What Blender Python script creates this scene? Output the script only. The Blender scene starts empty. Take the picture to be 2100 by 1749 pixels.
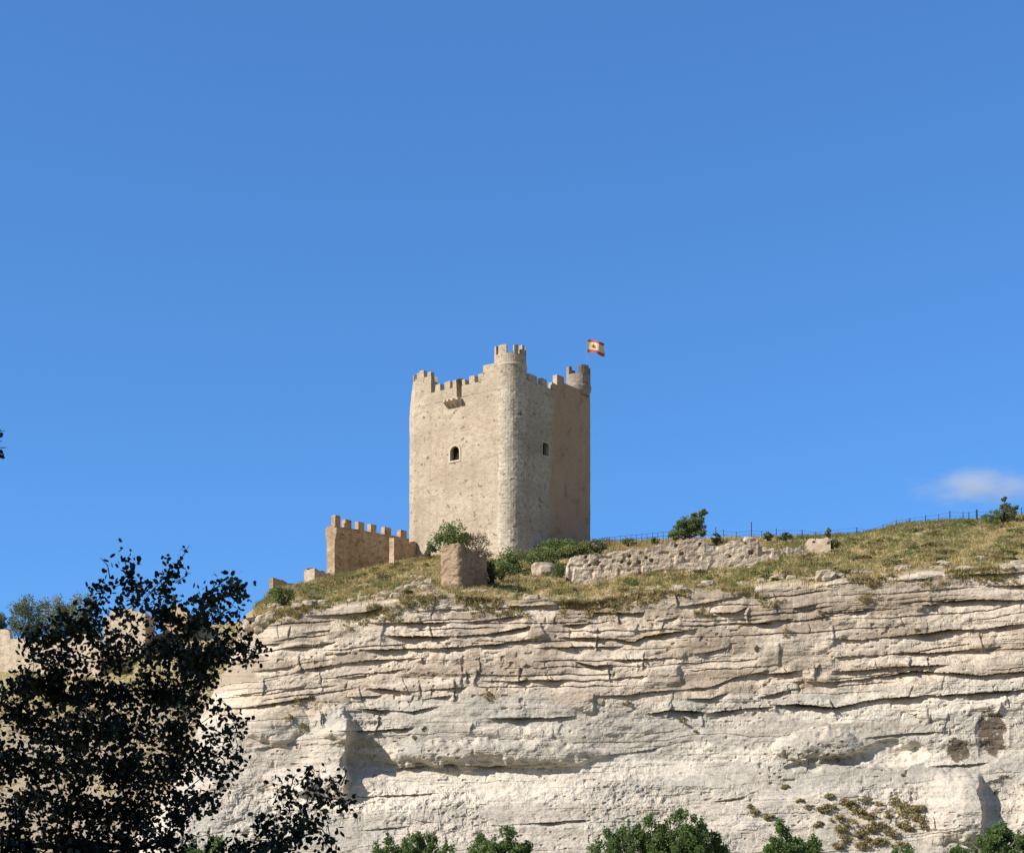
import bpy, math, random
import numpy as np
from math import radians, sin, cos, pi

R_ = random.Random(7)
rng = np.random.default_rng(11)
C = bpy.context.scene.collection
scene = bpy.context.scene

# ------------------------------------------------------------------ camera
F, CX, HY, CZ = 3330.0, 1050.0, 1766.0, 1.7       # focal length in photo units (2100 wide), axis column, eye-level row, eye height
cam_d = bpy.data.cameras.new('camera')
cam = bpy.data.objects.new('camera', cam_d)
C.objects.link(cam)
cam.location = (0, 0, CZ)
cam.rotation_euler = (pi / 2, 0, 0)
cam_d.sensor_fit = 'HORIZONTAL'
cam_d.sensor_width = 36.0
cam_d.lens = 36.0 * F / 2100.0
cam_d.shift_y = (HY - 874.5) / 2100.0             # rising front: the camera looks level and the verticals stay vertical
cam_d.clip_start = 0.1
cam_d.clip_end = 12000
scene.camera = cam

# ------------------------------------------------------------------ sky, sun, exposure
SUN_EL, SUN_AZ = radians(35), radians(66)          # azimuth measured from straight behind the camera, towards the left
sun_dir = np.array([-sin(SUN_AZ) * cos(SUN_EL), -cos(SUN_AZ) * cos(SUN_EL), sin(SUN_EL)])
w = bpy.data.worlds.new('World')
scene.world = w
w.use_nodes = True
nt = w.node_tree
for n in list(nt.nodes): nt.nodes.remove(n)
out = nt.nodes.new('ShaderNodeOutputWorld')
bg = nt.nodes.new('ShaderNodeBackground')
sky = nt.nodes.new('ShaderNodeTexSky')
sky.sky_type = 'NISHITA'
sky.sun_disc = False
sky.sun_elevation = SUN_EL
sky.sun_rotation = math.atan2(sun_dir[0], sun_dir[1])
sky.altitude = 1500
sky.air_density = 1.0
sky.dust_density = 0.1
sky.ozone_density = 5.0
gm = nt.nodes.new('ShaderNodeGamma')                # clear, deep blue air: flatter and bluer than the plain model ahead, hazier behind and overhead
gm.inputs[1].default_value = 0.62
nt.links.new(sky.outputs[0], gm.inputs[0])
tcw = nt.nodes.new('ShaderNodeTexCoord'); sxyz = nt.nodes.new('ShaderNodeSeparateXYZ')
nt.links.new(tcw.outputs['Generated'], sxyz.inputs[0])
mrw = nt.nodes.new('ShaderNodeMapRange'); mrw.interpolation_type = 'SMOOTHSTEP'
mrw.inputs[1].default_value = -0.1; mrw.inputs[2].default_value = 0.75
nt.links.new(sxyz.outputs[1], mrw.inputs[0])
tint = nt.nodes.new('ShaderNodeMix'); tint.data_type = 'RGBA'
tint.inputs[6].default_value = (0.80, 0.86, 0.98, 1); tint.inputs[7].default_value = (0.56, 1.13, 1.86, 1)
nt.links.new(mrw.outputs[0], tint.inputs[0])
mul = nt.nodes.new('ShaderNodeMix'); mul.data_type = 'RGBA'; mul.blend_type = 'MULTIPLY'; mul.inputs[0].default_value = 1.0
nt.links.new(gm.outputs[0], mul.inputs[6]); nt.links.new(tint.outputs[2], mul.inputs[7])
nt.links.new(mul.outputs[2], bg.inputs[0])
bg.inputs[1].default_value = 0.15
nt.links.new(bg.outputs[0], out.inputs[0])
sun_d = bpy.data.lights.new('sun', 'SUN')
sun_d.energy = 5.0
sun_d.angle = radians(0.5)
sun_d.color = (1.0, 0.93, 0.82)
sun = bpy.data.objects.new('sun', sun_d)
C.objects.link(sun)
sun.location = (-60, -40, 80)
from mathutils import Vector
sun.rotation_euler = Vector(sun_dir.tolist()).to_track_quat('Z', 'Y').to_euler()
vs = scene.view_settings
scene.display_settings.display_device = 'sRGB'
vs.view_transform = 'Standard'
vs.look = 'None'
vs.exposure = 0.2
vs.gamma = 1.0
scene.cycles.max_bounces = 6
scene.cycles.volume_bounces = 4
scene.cycles.use_denoising = True

# ------------------------------------------------------------------ helpers
def P(px, py, Y):
    return np.array([(px - CX) * Y / F, Y, CZ + (HY - py) * Y / F])

def hash2(ix, iy, seed):
    h = (ix.astype(np.int64) * 374761393 + iy.astype(np.int64) * 668265263 + seed * 1274126177) & 0xffffffff
    h = ((h ^ (h >> 13)) * 1274126177) & 0xffffffff
    h = ((h ^ (h >> 16)) * 2246822519) & 0xffffffff
    return ((h ^ (h >> 15)) & 0xffffff) / float(0xffffff)

def vn(x, y, seed=0):
    x = np.asarray(x, float); y = np.asarray(y, float)
    x, y = np.broadcast_arrays(x, y)
    ix = np.floor(x); iy = np.floor(y)
    fx = x - ix; fy = y - iy
    fx = fx * fx * fx * (fx * (fx * 6 - 15) + 10); fy = fy * fy * fy * (fy * (fy * 6 - 15) + 10)
    a = hash2(ix, iy, seed); b = hash2(ix + 1, iy, seed); c = hash2(ix, iy + 1, seed); d = hash2(ix + 1, iy + 1, seed)
    return ((a * (1 - fx) + b * fx) * (1 - fy) + (c * (1 - fx) + d * fx) * fy) * 2 - 1

def fbm(x, y, seed=0, octv=4, gain=0.5):
    s = 0; a = 1.0; t = 0
    for k in range(octv):
        s = s + a * vn(np.asarray(x) * 2 ** k + 17.3 * k, np.asarray(y) * 2 ** k - 9.1 * k, seed + k)
        t += a; a *= gain
    return s / t

def sstep(a, b, x):
    t = np.clip((np.asarray(x, float) - a) / (b - a), 0, 1)
    return t * t * (3 - 2 * t)

class MB:
    """collects polygons and links them as one mesh object"""
    def __init__(s): s.v = []; s.f = []; s.m = []; s.n = 0
    def add(s, verts, faces, mi=0):
        verts = np.asarray(verts, float).reshape(-1, 3)
        for f in faces: s.f.append([i + s.n for i in f]); s.m.append(mi)
        s.v.append(verts); s.n += len(verts)
        return s
    def add_uniform(s, verts, k, mi=0):
        """verts: (N*k,3): N separate k-gons"""
        verts = np.asarray(verts, float).reshape(-1, 3)
        N = len(verts) // k
        idx = (np.arange(N * k) + s.n).reshape(N, k)
        s.f.append(('U', idx)); s.m.append(mi if np.ndim(mi) else np.full(N, mi))
        s.v.append(verts); s.n += len(verts)
        return s
    def add_grid(s, P3, mi=0):
        """P3: (rows, cols, 3)"""
        r, c = P3.shape[:2]
        i = np.arange(r * c).reshape(r, c) + s.n
        idx = np.stack([i[:-1, :-1], i[:-1, 1:], i[1:, 1:], i[1:, :-1]], -1).reshape(-1, 4)
        s.f.append(('U', idx)); s.m.append(np.full(len(idx), mi))
        s.v.append(P3.reshape(-1, 3)); s.n += r * c
        return s
    def build(s, name, mats, parent=None, smooth=False):
        V = np.concatenate(s.v)
        loops, tot, mi = [], [], []
        for f, m in zip(s.f, s.m):
            if isinstance(f, tuple):
                loops.append(f[1].reshape(-1)); tot.append(np.full(len(f[1]), f[1].shape[1])); mi.append(np.asarray(m))
            else:
                loops.append(np.array(f)); tot.append(np.array([len(f)])); mi.append(np.array([m]))
        loops = np.concatenate(loops).astype(np.int32); tot = np.concatenate(tot).astype(np.int32); mi = np.concatenate(mi).astype(np.int32)
        st = np.concatenate([[0], np.cumsum(tot)[:-1]]).astype(np.int32)
        me = bpy.data.meshes.new(name)
        me.vertices.add(len(V)); me.vertices.foreach_set('co', V.astype(np.float32).reshape(-1))
        me.loops.add(len(loops)); me.loops.foreach_set('vertex_index', loops)
        me.polygons.add(len(tot)); me.polygons.foreach_set('loop_start', st); me.polygons.foreach_set('loop_total', tot)
        if not isinstance(mats, (list, tuple)): mats = [mats]
        for m in mats: me.materials.append(m)
        if len(mats) > 1: me.polygons.foreach_set('material_index', mi)
        me.polygons.foreach_set('use_smooth', np.full(len(tot), smooth))
        me.update(calc_edges=True)
        me.validate()
        o = bpy.data.objects.new(name, me)
        C.objects.link(o)
        if parent is not None:
            o.parent = parent
            o.matrix_parent_inverse = parent.matrix_basis.inverted()
        return o
    def tube(s, pts, rad, n=6, mi=0, cap=True):
        pts = np.asarray(pts, float); k = len(pts)
        vv = []
        for i in range(k):
            d = pts[min(i + 1, k - 1)] - pts[max(i - 1, 0)]
            d = d / (np.linalg.norm(d) + 1e-9)
            a = np.cross(d, [0.13, 0.31, 0.94]);
            if np.linalg.norm(a) < 0.15: a = np.cross(d, [1, 0, 0])
            a = a / np.linalg.norm(a); b = np.cross(d, a)
            for j in range(n):
                t = 2 * pi * j / n
                vv.append(pts[i] + rad[i] * (cos(t) * a + sin(t) * b))
        ff = [[i * n + j, i * n + (j + 1) % n, (i + 1) * n + (j + 1) % n, (i + 1) * n + j] for i in range(k - 1) for j in range(n)]
        if cap: ff.append(list(range((k - 1) * n, k * n))); ff.append(list(range(n))[::-1])
        return s.add(vv, ff, mi)

def tag(o, label=None, cat=None, group=None, kind=None):
    if label: o['label'] = label
    if cat: o['category'] = cat
    if group: o['group'] = group
    if kind: o['kind'] = kind
    return o

def thing(name, loc, label, cat, group=None):
    o = bpy.data.objects.new(name, None)
    C.objects.link(o)
    o.location = [float(v) for v in loc]
    o.empty_display_size = 0.3
    return tag(o, label, cat, group)

# ------------------------------------------------------------------ materials
def mat(name):
    m = bpy.data.materials.new(name); m.use_nodes = True
    t = m.node_tree
    for n in list(t.nodes): t.nodes.remove(n)
    o = t.nodes.new('ShaderNodeOutputMaterial')
    b = t.nodes.new('ShaderNodeBsdfPrincipled')
    b.inputs['Roughness'].default_value = 0.9
    b.inputs['Specular IOR Level'].default_value = 0.15
    t.links.new(b.outputs[0], o.inputs[0])
    return m, t, b, o

def N(t, kind, **kw):
    n = t.nodes.new(kind)
    for k, v in kw.items(): setattr(n, k, v)
    return n

def noise(t, vec, scale, detail=5, rough=0.6):
    n = N(t, 'ShaderNodeTexNoise')
    n.inputs['Scale'].default_value = scale; n.inputs['Detail'].default_value = detail; n.inputs['Roughness'].default_value = rough
    if vec is not None: t.links.new(vec, n.inputs['Vector'])
    return n.outputs[0]

def pos(t, scale=(1, 1, 1), rot=(0, 0, 0)):
    g = N(t, 'ShaderNodeNewGeometry')
    m = N(t, 'ShaderNodeMapping')
    m.inputs['Scale'].default_value = scale; m.inputs['Rotation'].default_value = rot
    t.links.new(g.outputs['Position'], m.inputs['Vector'])
    return m.outputs[0]

def ramp(t, fac, stops):
    r = N(t, 'ShaderNodeValToRGB')
    e = r.color_ramp.elements
    while len(e) > 1: e.remove(e[-1])
    e[0].position, e[0].color = stops[0][0], (*stops[0][1], 1)
    for p, c in stops[1:]:
        x = e.new(p); x.color = (*c, 1)
    t.links.new(fac, r.inputs[0])
    return r.outputs[0]

def mix(t, fac, a, b, mode='MIX'):
    n = N(t, 'ShaderNodeMix', data_type='RGBA', blend_type=mode)
    if isinstance(fac, (int, float)): n.inputs[0].default_value = fac
    else: t.links.new(fac, n.inputs[0])
    for i, v in ((6, a), (7, b)):
        if isinstance(v, tuple): n.inputs[i].default_value = (*v, 1)
        else: t.links.new(v, n.inputs[i])
    return n.outputs[2]

def math_(t, op, a, b=None, clamp=False):
    n = N(t, 'ShaderNodeMath', operation=op, use_clamp=clamp)
    for i, v in ((0, a), (1, b)):
        if v is None: continue
        if isinstance(v, (int, float)): n.inputs[i].default_value = v
        else: t.links.new(v, n.inputs[i])
    return n.outputs[0]

def mrange(t, v, a, b, c=0.0, d=1.0):
    n = N(t, 'ShaderNodeMapRange')
    n.inputs[1].default_value = a; n.inputs[2].default_value = b; n.inputs[3].default_value = c; n.inputs[4].default_value = d
    t.links.new(v, n.inputs[0])
    return n.outputs[0]

def bump(t, b, h, strength=0.5, dist=0.1):
    n = N(t, 'ShaderNodeBump')
    n.inputs['Strength'].default_value = strength; n.inputs['Distance'].default_value = dist
    t.links.new(h, n.inputs['Height']); t.links.new(n.outputs[0], b.inputs['Normal'])

def masonry(name, base, dark, light, stone=2.2, hole=0.5, patch=None, bstr=0.8):
    """rubble masonry: stones of uneven tone, pale mortar, dark putlog holes and weather patches"""
    m, t, b, o = mat(name)
    p = pos(t)
    warp = noise(t, p, 1.3, 3)
    v = N(t, 'ShaderNodeTexVoronoi'); v.inputs['Scale'].default_value = stone
    pp = pos(t, (1, 1, 1.7)); t.links.new(pp, v.inputs['Vector'])
    big = noise(t, p, 0.20, 4); mid = noise(t, p, 0.8, 5, 0.65); fine = noise(t, p, 3.2, 4, 0.75)
    sep = N(t, 'ShaderNodeSeparateColor'); t.links.new(v.outputs['Color'], sep.inputs[0])
    c = mix(t, mrange(t, big, 0.40, 0.62), base, light)
    c = mix(t, mrange(t, sep.outputs[0], 0.45, 1.0, 0.0, 0.55), c, dark)
    c = mix(t, mrange(t, sep.outputs[1], 0.6, 1.0, 0.0, 0.6), c, light)
    c = mix(t, mrange(t, mid, 0.52, 0.70, 0.0, 0.40), c, dark)
    c = mix(t, mrange(t, fine, 0.55, 0.72, 0.0, 0.6), c, (dark[0] * .75, dark[1] * .72, dark[2] * .7))
    hn = noise(t, pos(t, (1, 1, 1.3)), 1.7, 2, 0.5)
    hm = math_(t, 'MULTIPLY', mrange(t, hn, 0.635, 0.67), mrange(t, mid, 0.42, 0.52))
    c = mix(t, math_(t, 'MULTIPLY', hm, hole), c, (dark[0] * .4, dark[1] * .37, dark[2] * .34))
    stv = noise(t, pos(t, (1.0, 1.0, 0.07)), 1.0, 4, 0.6)
    c = mix(t, mrange(t, stv, 0.50, 0.70, 0.0, 0.4), c, dark)
    bnd = noise(t, pos(t, (0.07, 0.07, 0.30)), 1.0, 4, 0.6)
    c = mix(t, mrange(t, bnd, 0.50, 0.66, 0.0, 0.45), c, dark)
    crs = noise(t, pos(t, (0.5, 0.5, 3.2)), 1.0, 3, 0.6)
    c = mix(t, mrange(t, crs, 0.55, 0.68, 0.0, 0.35), c, dark)
    if patch: c = patch(t, c)
    t.links.new(c, b.inputs['Base Color'])
    h = math_(t, 'ADD', math_(t, 'MULTIPLY', v.outputs['Distance'], -0.6), math_(t, 'ADD', math_(t, 'MULTIPLY', fine, 0.7), math_(t, 'MULTIPLY', mid, 0.8)))
    bump(t, b, h, bstr * .55, 0.10)
    return m

KA = radians(37.3)                                  # how the keep is turned
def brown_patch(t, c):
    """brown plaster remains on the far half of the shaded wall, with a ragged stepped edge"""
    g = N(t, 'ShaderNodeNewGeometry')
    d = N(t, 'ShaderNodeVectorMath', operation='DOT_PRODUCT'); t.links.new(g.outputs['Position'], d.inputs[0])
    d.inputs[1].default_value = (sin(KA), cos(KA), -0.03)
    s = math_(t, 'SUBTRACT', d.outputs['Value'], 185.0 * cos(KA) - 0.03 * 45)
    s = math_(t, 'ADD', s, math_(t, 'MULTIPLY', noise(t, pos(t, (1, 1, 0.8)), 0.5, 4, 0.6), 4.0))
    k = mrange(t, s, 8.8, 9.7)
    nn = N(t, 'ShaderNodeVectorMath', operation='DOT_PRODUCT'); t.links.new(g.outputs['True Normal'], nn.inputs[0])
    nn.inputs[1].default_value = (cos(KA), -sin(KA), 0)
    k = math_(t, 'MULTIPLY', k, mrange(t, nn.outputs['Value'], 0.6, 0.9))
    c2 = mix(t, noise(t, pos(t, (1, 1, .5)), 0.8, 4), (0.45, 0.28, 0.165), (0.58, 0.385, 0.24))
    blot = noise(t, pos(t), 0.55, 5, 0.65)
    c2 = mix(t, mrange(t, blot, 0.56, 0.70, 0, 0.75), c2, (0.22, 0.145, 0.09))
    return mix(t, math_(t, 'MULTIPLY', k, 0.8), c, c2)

M = {}
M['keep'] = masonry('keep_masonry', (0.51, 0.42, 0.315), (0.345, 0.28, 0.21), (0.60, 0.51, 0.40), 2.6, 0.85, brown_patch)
M['rubble'] = masonry('turret_rubble', (0.51, 0.43, 0.335), (0.27, 0.22, 0.165), (0.68, 0.61, 0.51), 2.6, 0.8, None, 1.0)
M['ashlar'] = masonry('dressed_stone', (0.60, 0.51, 0.40), (0.45, 0.37, 0.28), (0.66, 0.58, 0.47), 1.2, 0.2, None, .3)
M['shadedturret'] = masonry('shaded_turret_stone', (0.34, 0.29, 0.235), (0.22, 0.18, 0.14), (0.42, 0.36, 0.30), 2.0, 0.5)  # keep masonry darkened: the drum's shade is put into its colour
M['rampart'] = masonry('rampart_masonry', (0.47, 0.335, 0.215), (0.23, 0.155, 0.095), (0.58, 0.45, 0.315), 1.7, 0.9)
M['ruin'] = masonry('ruin_masonry', (0.64, 0.525, 0.40), (0.38, 0.275, 0.19), (0.74, 0.635, 0.50), 2.6, 0.9, None, 1.2)
M['ruindark'] = masonry('dull_ruin_masonry', (0.45, 0.37, 0.28), (0.26, 0.195, 0.14), (0.54, 0.455, 0.36), 2.2, 0.9, None, 1.4)
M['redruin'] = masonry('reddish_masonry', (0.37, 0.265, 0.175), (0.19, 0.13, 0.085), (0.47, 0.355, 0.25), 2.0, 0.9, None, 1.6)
M['curtain'] = masonry('curtain_masonry', (0.55, 0.455, 0.345), (0.38, 0.30, 0.22), (0.62, 0.53, 0.42), 2.2, 0.5)
def plain(name, col, rough=0.8, var=0.25, scale=3.0, spec=0.15):
    m, t, b, o = mat(name)
    c = mix(t, mrange(t, noise(t, pos(t), scale), 0.3, 0.7), tuple(x * (1 - var) for x in col), tuple(min(1, x * (1 + var)) for x in col))
    t.links.new(c, b.inputs['Base Color']); b.inputs['Roughness'].default_value = rough; b.inputs['Specular IOR Level'].default_value = spec
    return m
M['dark'] = plain('opening_shade', (0.03, 0.026, 0.02))  # near-black that stands for the darkness inside the window openings
M['iron'] = plain('rusty_iron', (0.05, 0.042, 0.04), 0.6)
M['slate'] = plain('grey_roof_tiles', (0.16, 0.13, 0.12), 0.8, 0.35, 6)
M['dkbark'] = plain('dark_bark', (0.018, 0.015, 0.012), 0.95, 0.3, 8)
M['bark'] = plain('bark', (0.07, 0.055, 0.04), 0.95, 0.4, 8)
M['palebark'] = plain('pale_bark', (0.28, 0.25, 0.21), 0.95, 0.4, 8)
M['pole'] = plain('grey_pole', (0.42, 0.43, 0.45), 0.5)

def leafmat(name, a, b_, trans=0.25, rough=0.5, spec=0.3, pale=None):
    m, t, b, o = mat(name)
    g = N(t, 'ShaderNodeNewGeometry')
    c = ramp(t, g.outputs['Random Per Island'], [(0, a), (0.55, tuple((x + y) / 2 for x, y in zip(a, b_))), (0.9 if pale else 1, b_)] + ([(0.93, pale), (1, pale)] if pale else []))
    c = mix(t, mrange(t, noise(t, pos(t), 0.9, 3), 0.35, 0.65, 0, 0.45), c, tuple(x * 0.7 for x in a))
    t.links.new(c, b.inputs['Base Color']); b.inputs['Roughness'].default_value = rough; b.inputs['Specular IOR Level'].default_value = spec
    tr = N(t, 'ShaderNodeBsdfTranslucent'); t.links.new(c, tr.inputs[0])
    mx = N(t, 'ShaderNodeMixShader'); mx.inputs[0].default_value = trans
    t.links.new(b.outputs[0], mx.inputs[1]); t.links.new(tr.outputs[0], mx.inputs[2]); t.links.new(mx.outputs[0], o.inputs[0])
    return m
M['leaf_dark'] = leafmat('dark_leaves', (0.009, 0.013, 0.007), (0.034, 0.042, 0.024), 0.10, 0.5, 0.2, (0.15, 0.16, 0.115))  # colour holds the deep shade; the few pale leaves stand for glints
M['leaf_poplar'] = leafmat('poplar_leaves', (0.125, 0.20, 0.06), (0.27, 0.38, 0.13), 0.5)
M['leaf_shrub'] = leafmat('shrub_leaves', (0.15, 0.21, 0.07), (0.31, 0.37, 0.14), 0.4)
M['leaf_grey'] = leafmat('greygreen_leaves', (0.15, 0.185, 0.095), (0.30, 0.335, 0.20), 0.4)
M['leaf_pine'] = leafmat('pine_needles', (0.20, 0.22, 0.085), (0.38, 0.36, 0.15), 0.45)
M['leaf_olive'] = leafmat('olive_scrub', (0.34, 0.29, 0.135), (0.60, 0.51, 0.29), 0.45)
M['leaf_scrub'] = leafmat('scrub_leaves', (0.12, 0.12, 0.045), (0.26, 0.235, 0.095), 0.3)
M['leaf_dim'] = leafmat('shaded_scrub_leaves', (0.04, 0.045, 0.02), (0.09, 0.09, 0.045), 0.15)  # scrub leaves darkened: shade beside the broken turret is in the colour
M['leaf_brown'] = leafmat('brown_scrub', (0.20, 0.165, 0.075), (0.36, 0.29, 0.15), 0.3)
M['twig'] = leafmat('dry_twigs', (0.26, 0.19, 0.15), (0.42, 0.33, 0.27), 0.2)
M['g_straw'] = leafmat('straw_grass', (0.54, 0.42, 0.19), (0.74, 0.60, 0.31), 0.35)
M['g_olive'] = leafmat('olive_grass', (0.33, 0.275, 0.095), (0.50, 0.42, 0.16), 0.35)
M['g_green'] = leafmat('green_grass', (0.19, 0.21, 0.07), (0.34, 0.34, 0.13), 0.35)
M['g_brown'] = leafmat('brown_grass', (0.40, 0.28, 0.16), (0.58, 0.42, 0.26), 0.35)

def vattr(t, name):
    a = N(t, 'ShaderNodeAttribute', attribute_name=name)
    return a.outputs['Fac']

def cliff_material():
    m, t, b, o = mat('limestone')
    p = pos(t)
    lay = noise(t, pos(t, (0.06, 0.10, 1.6), (0, radians(4), 0)), 1.0, 6, 0.65)
    lay2 = noise(t, pos(t, (0.10, 0.15, 4.5), (0, radians(4), 0)), 1.0, 4, 0.6)
    big = noise(t, p, 0.13, 5, 0.6); mid = noise(t, p, 0.75, 6, 0.65); fine = noise(t, p, 4.0, 4, 0.7)
    streak = noise(t, pos(t, (1.0, 1.0, 0.12)), 1.0, 5, 0.6)
    up = mix(t, mrange(t, lay, 0.36, 0.64), (0.46, 0.37, 0.285), (0.62, 0.52, 0.42))
    up = mix(t, mrange(t, mid, 0.46, 0.66, 0, 0.7), up, (0.31, 0.27, 0.22))
    up = mix(t, mrange(t, big, 0.52, 0.66, 0, 0.4), up, (0.62, 0.53, 0.42))
    bd = math_(t, 'ADD', vattr(t, 'bed'), math_(t, 'MULTIPLY', math_(t, 'SUBTRACT', mid, 0.5), 0.5))
    up = mix(t, mrange(t, bd, 0.05, 0.35, 0, 0.75), up, (0.72, 0.615, 0.505))
    up = mix(t, mrange(t, bd, -0.05, -0.35, 0, 0.75), up, (0.37, 0.29, 0.215))
    fr = math_(t, 'ADD', vattr(t, 'fresh'), math_(t, 'MULTIPLY', math_(t, 'SUBTRACT', mid, 0.5), 1.1))
    up = mix(t, mrange(t, fr, 0.15, 0.42, 0, 0.95), up, mix(t, streak, (0.66, 0.54, 0.42), (0.84, 0.73, 0.60)))
    lich = noise(t, pos(t, (1, 1, 1.5)), 1.7, 4, 0.6)
    up = mix(t, mrange(t, lich, 0.56, 0.67, 0, 0.55), up, mix(t, big, (0.22, 0.175, 0.13), (0.34, 0.305, 0.255)))
    lo = mix(t, mrange(t, lay, 0.38, 0.62), (0.50, 0.445, 0.375), (0.66, 0.595, 0.515))
    lo = mix(t, mrange(t, big, 0.48, 0.62, 0, 0.7), lo, (0.47, 0.45, 0.395))
    lo = mix(t, mrange(t, mid, 0.54, 0.72, 0, 0.6), lo, (0.39, 0.355, 0.30))
    pl_ = math_(t, 'ADD', vattr(t, 'pale'), math_(t, 'MULTIPLY', math_(t, 'SUBTRACT', mid, 0.5), 0.9))
    lo = mix(t, mrange(t, pl_, 0.3, 0.7, 0, 0.9), lo, mix(t, streak, (0.72, 0.645, 0.545), (0.82, 0.745, 0.64)))
    wm = math_(t, 'ADD', vattr(t, 'white'), math_(t, 'MULTIPLY', math_(t, 'SUBTRACT', mid, 0.5), 0.8))
    c = mix(t, mrange(t, wm, 0.3, 0.7), up, lo)
    c = mix(t, mrange(t, streak, 0.55, 0.72, 0, 0.4), c, (0.36, 0.32, 0.265))
    c = mix(t, mrange(t, lay2, 0.56, 0.68, 0, 0.3), c, (0.33, 0.25, 0.17))
    c = mix(t, mrange(t, fine, 0.56, 0.68, 0, 0.6), c, (0.27, 0.22, 0.165))
    pit = noise(t, pos(t, (1, 1, 1.6)), 1.6, 3, 0.6)
    c = mix(t, mrange(t, pit, 0.63, 0.69, 0, 0.75), c, (0.20, 0.16, 0.11))
    spk = noise(t, pos(t, (1, 1, 1.4)), 2.1, 4, 0.7)
    c = mix(t, mrange(t, spk, 0.59, 0.68, 0, 0.4), c, (0.26, 0.215, 0.165))
    c = mix(t, mrange(t, fine, 0.44, 0.32, 0, 0.3), c, (0.74, 0.67, 0.58))
    sm = math_(t, 'ADD', vattr(t, 'stain_and_shade'), math_(t, 'MULTIPLY', math_(t, 'SUBTRACT', noise(t, p, 1.3, 6, 0.8), 0.5), 3.4))
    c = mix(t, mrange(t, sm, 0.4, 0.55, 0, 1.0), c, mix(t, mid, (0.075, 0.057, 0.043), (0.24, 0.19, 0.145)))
    vm = math_(t, 'ADD', vattr(t, 'soil'), math_(t, 'MULTIPLY', math_(t, 'SUBTRACT', fine, 0.5), 0.9))
    c = mix(t, mrange(t, vm, 0.45, 0.75, 0, 0.85), c, mix(t, mid, (0.40, 0.31, 0.17), (0.60, 0.48, 0.30)))
    t.links.new(c, b.inputs['Base Color'])
    h = math_(t, 'ADD', math_(t, 'MULTIPLY', mid, 1.0), math_(t, 'ADD', math_(t, 'MULTIPLY', fine, 0.5), math_(t, 'MULTIPLY', lay2, 0.6)))
    bump(t, b, h, 0.55, 0.2)
    return m
M['cliff'] = cliff_material()

def slope_material():
    m, t, b, o = mat('dry_slope')
    p = pos(t, (1, .6, 1))
    big = noise(t, p, 0.16, 4); mid = noise(t, p, 0.9, 5, 0.65); fine = noise(t, p, 4.0, 4, 0.7)
    c = mix(t, mrange(t, big, 0.36, 0.62), (0.38, 0.32, 0.155), (0.54, 0.44, 0.25))
    c = mix(t, mrange(t, mid, 0.48, 0.64, 0, 0.8), c, (0.25, 0.23, 0.095))
    c = mix(t, mrange(t, fine, 0.5, 0.7, 0, 0.6), c, (0.58, 0.48, 0.31))
    rk = math_(t, 'ADD', vattr(t, 'rock'), math_(t, 'MULTIPLY', math_(t, 'SUBTRACT', mid, 0.5), 1.6))
    c = mix(t, mrange(t, rk, 0.55, 0.75), c, mix(t, fine, (0.36, 0.29, 0.21), (0.60, 0.51, 0.40)))
    t.links.new(c, b.inputs['Base Color'])
    bump(t, b, math_(t, 'ADD', mid, fine), 1.0, 0.35)
    return m
M['slope'] = slope_material()

def ground_material():
    m, t, b, o = mat('valley_ground')
    p = pos(t)
    c = mix(t, noise(t, p, 0.12, 5), (0.12, 0.125, 0.05), (0.30, 0.25, 0.14))
    t.links.new(c, b.inputs['Base Color'])
    return m
M['ground'] = ground_material()

# ------------------------------------------------------------------ ground
def ground_z(x, y):
    return -5.0 * sstep(45, 80, y) + 0.15 * vn(np.asarray(x) / 9, np.asarray(y) / 9, 3)
gx = np.concatenate([-np.geomspace(3000, 60, 18), np.linspace(-55, 55, 56), np.geomspace(60, 3000, 18)])
gy = np.concatenate([-np.geomspace(600, 12, 10), np.linspace(-8, 200, 84), np.geomspace(205, 5000, 20)])
GX, GY = np.meshgrid(gx, gy)
tag(MB().add_grid(np.stack([GX, GY, ground_z(GX, GY)], -1)).build('ground', M['ground'], smooth=True), kind='structure')

# ------------------------------------------------------------------ cliff
RIM = np.array([(500, 1264), (540, 1256), (600, 1250), (700, 1240), (800, 1228), (900, 1224), (980, 1232), (1050, 1236), (1150, 1232), (1300, 1222), (1420, 1212), (1500, 1204), (1600, 1197), (1700, 1192), (1800, 1184), (1900, 1172), (2000, 1160), (2100, 1152), (2300, 1140)], float)
CREST = np.array([(500, 1263), (530, 1238), (555, 1216), (625, 1197), (685, 1182), (760, 1166), (840, 1147), (950, 1135), (1050, 1128), (1210, 1112), (1300, 1112), (1400, 1107), (1500, 1104), (1600, 1103), (1700, 1099), (1760, 1097), (1800, 1089), (1850, 1074), (1950, 1066), (2050, 1064), (2100, 1058), (2300, 1045)], float)
EDGE = np.array([(1200, 500), (1264, 500), (1300, 492), (1390, 452), (1450, 420), (1520, 396), (1600, 362), (1680, 305), (1749, 255), (1850, 200)], float)
rim = lambda px: np.interp(px, RIM[:, 0], RIM[:, 1]) + 5 * vn(np.asarray(px) / 70.0, np.asarray(px) * 0, 33) + 3.0 * np.round(2 * vn(np.asarray(px) / 26.0, np.asarray(px) * 0, 34)) / 2 * sstep(540, 600, px)
crest = lambda px: np.interp(px, CREST[:, 0], CREST[:, 1])
edge = lambda py: np.interp(py, EDGE[:, 0], EDGE[:, 1])

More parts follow.
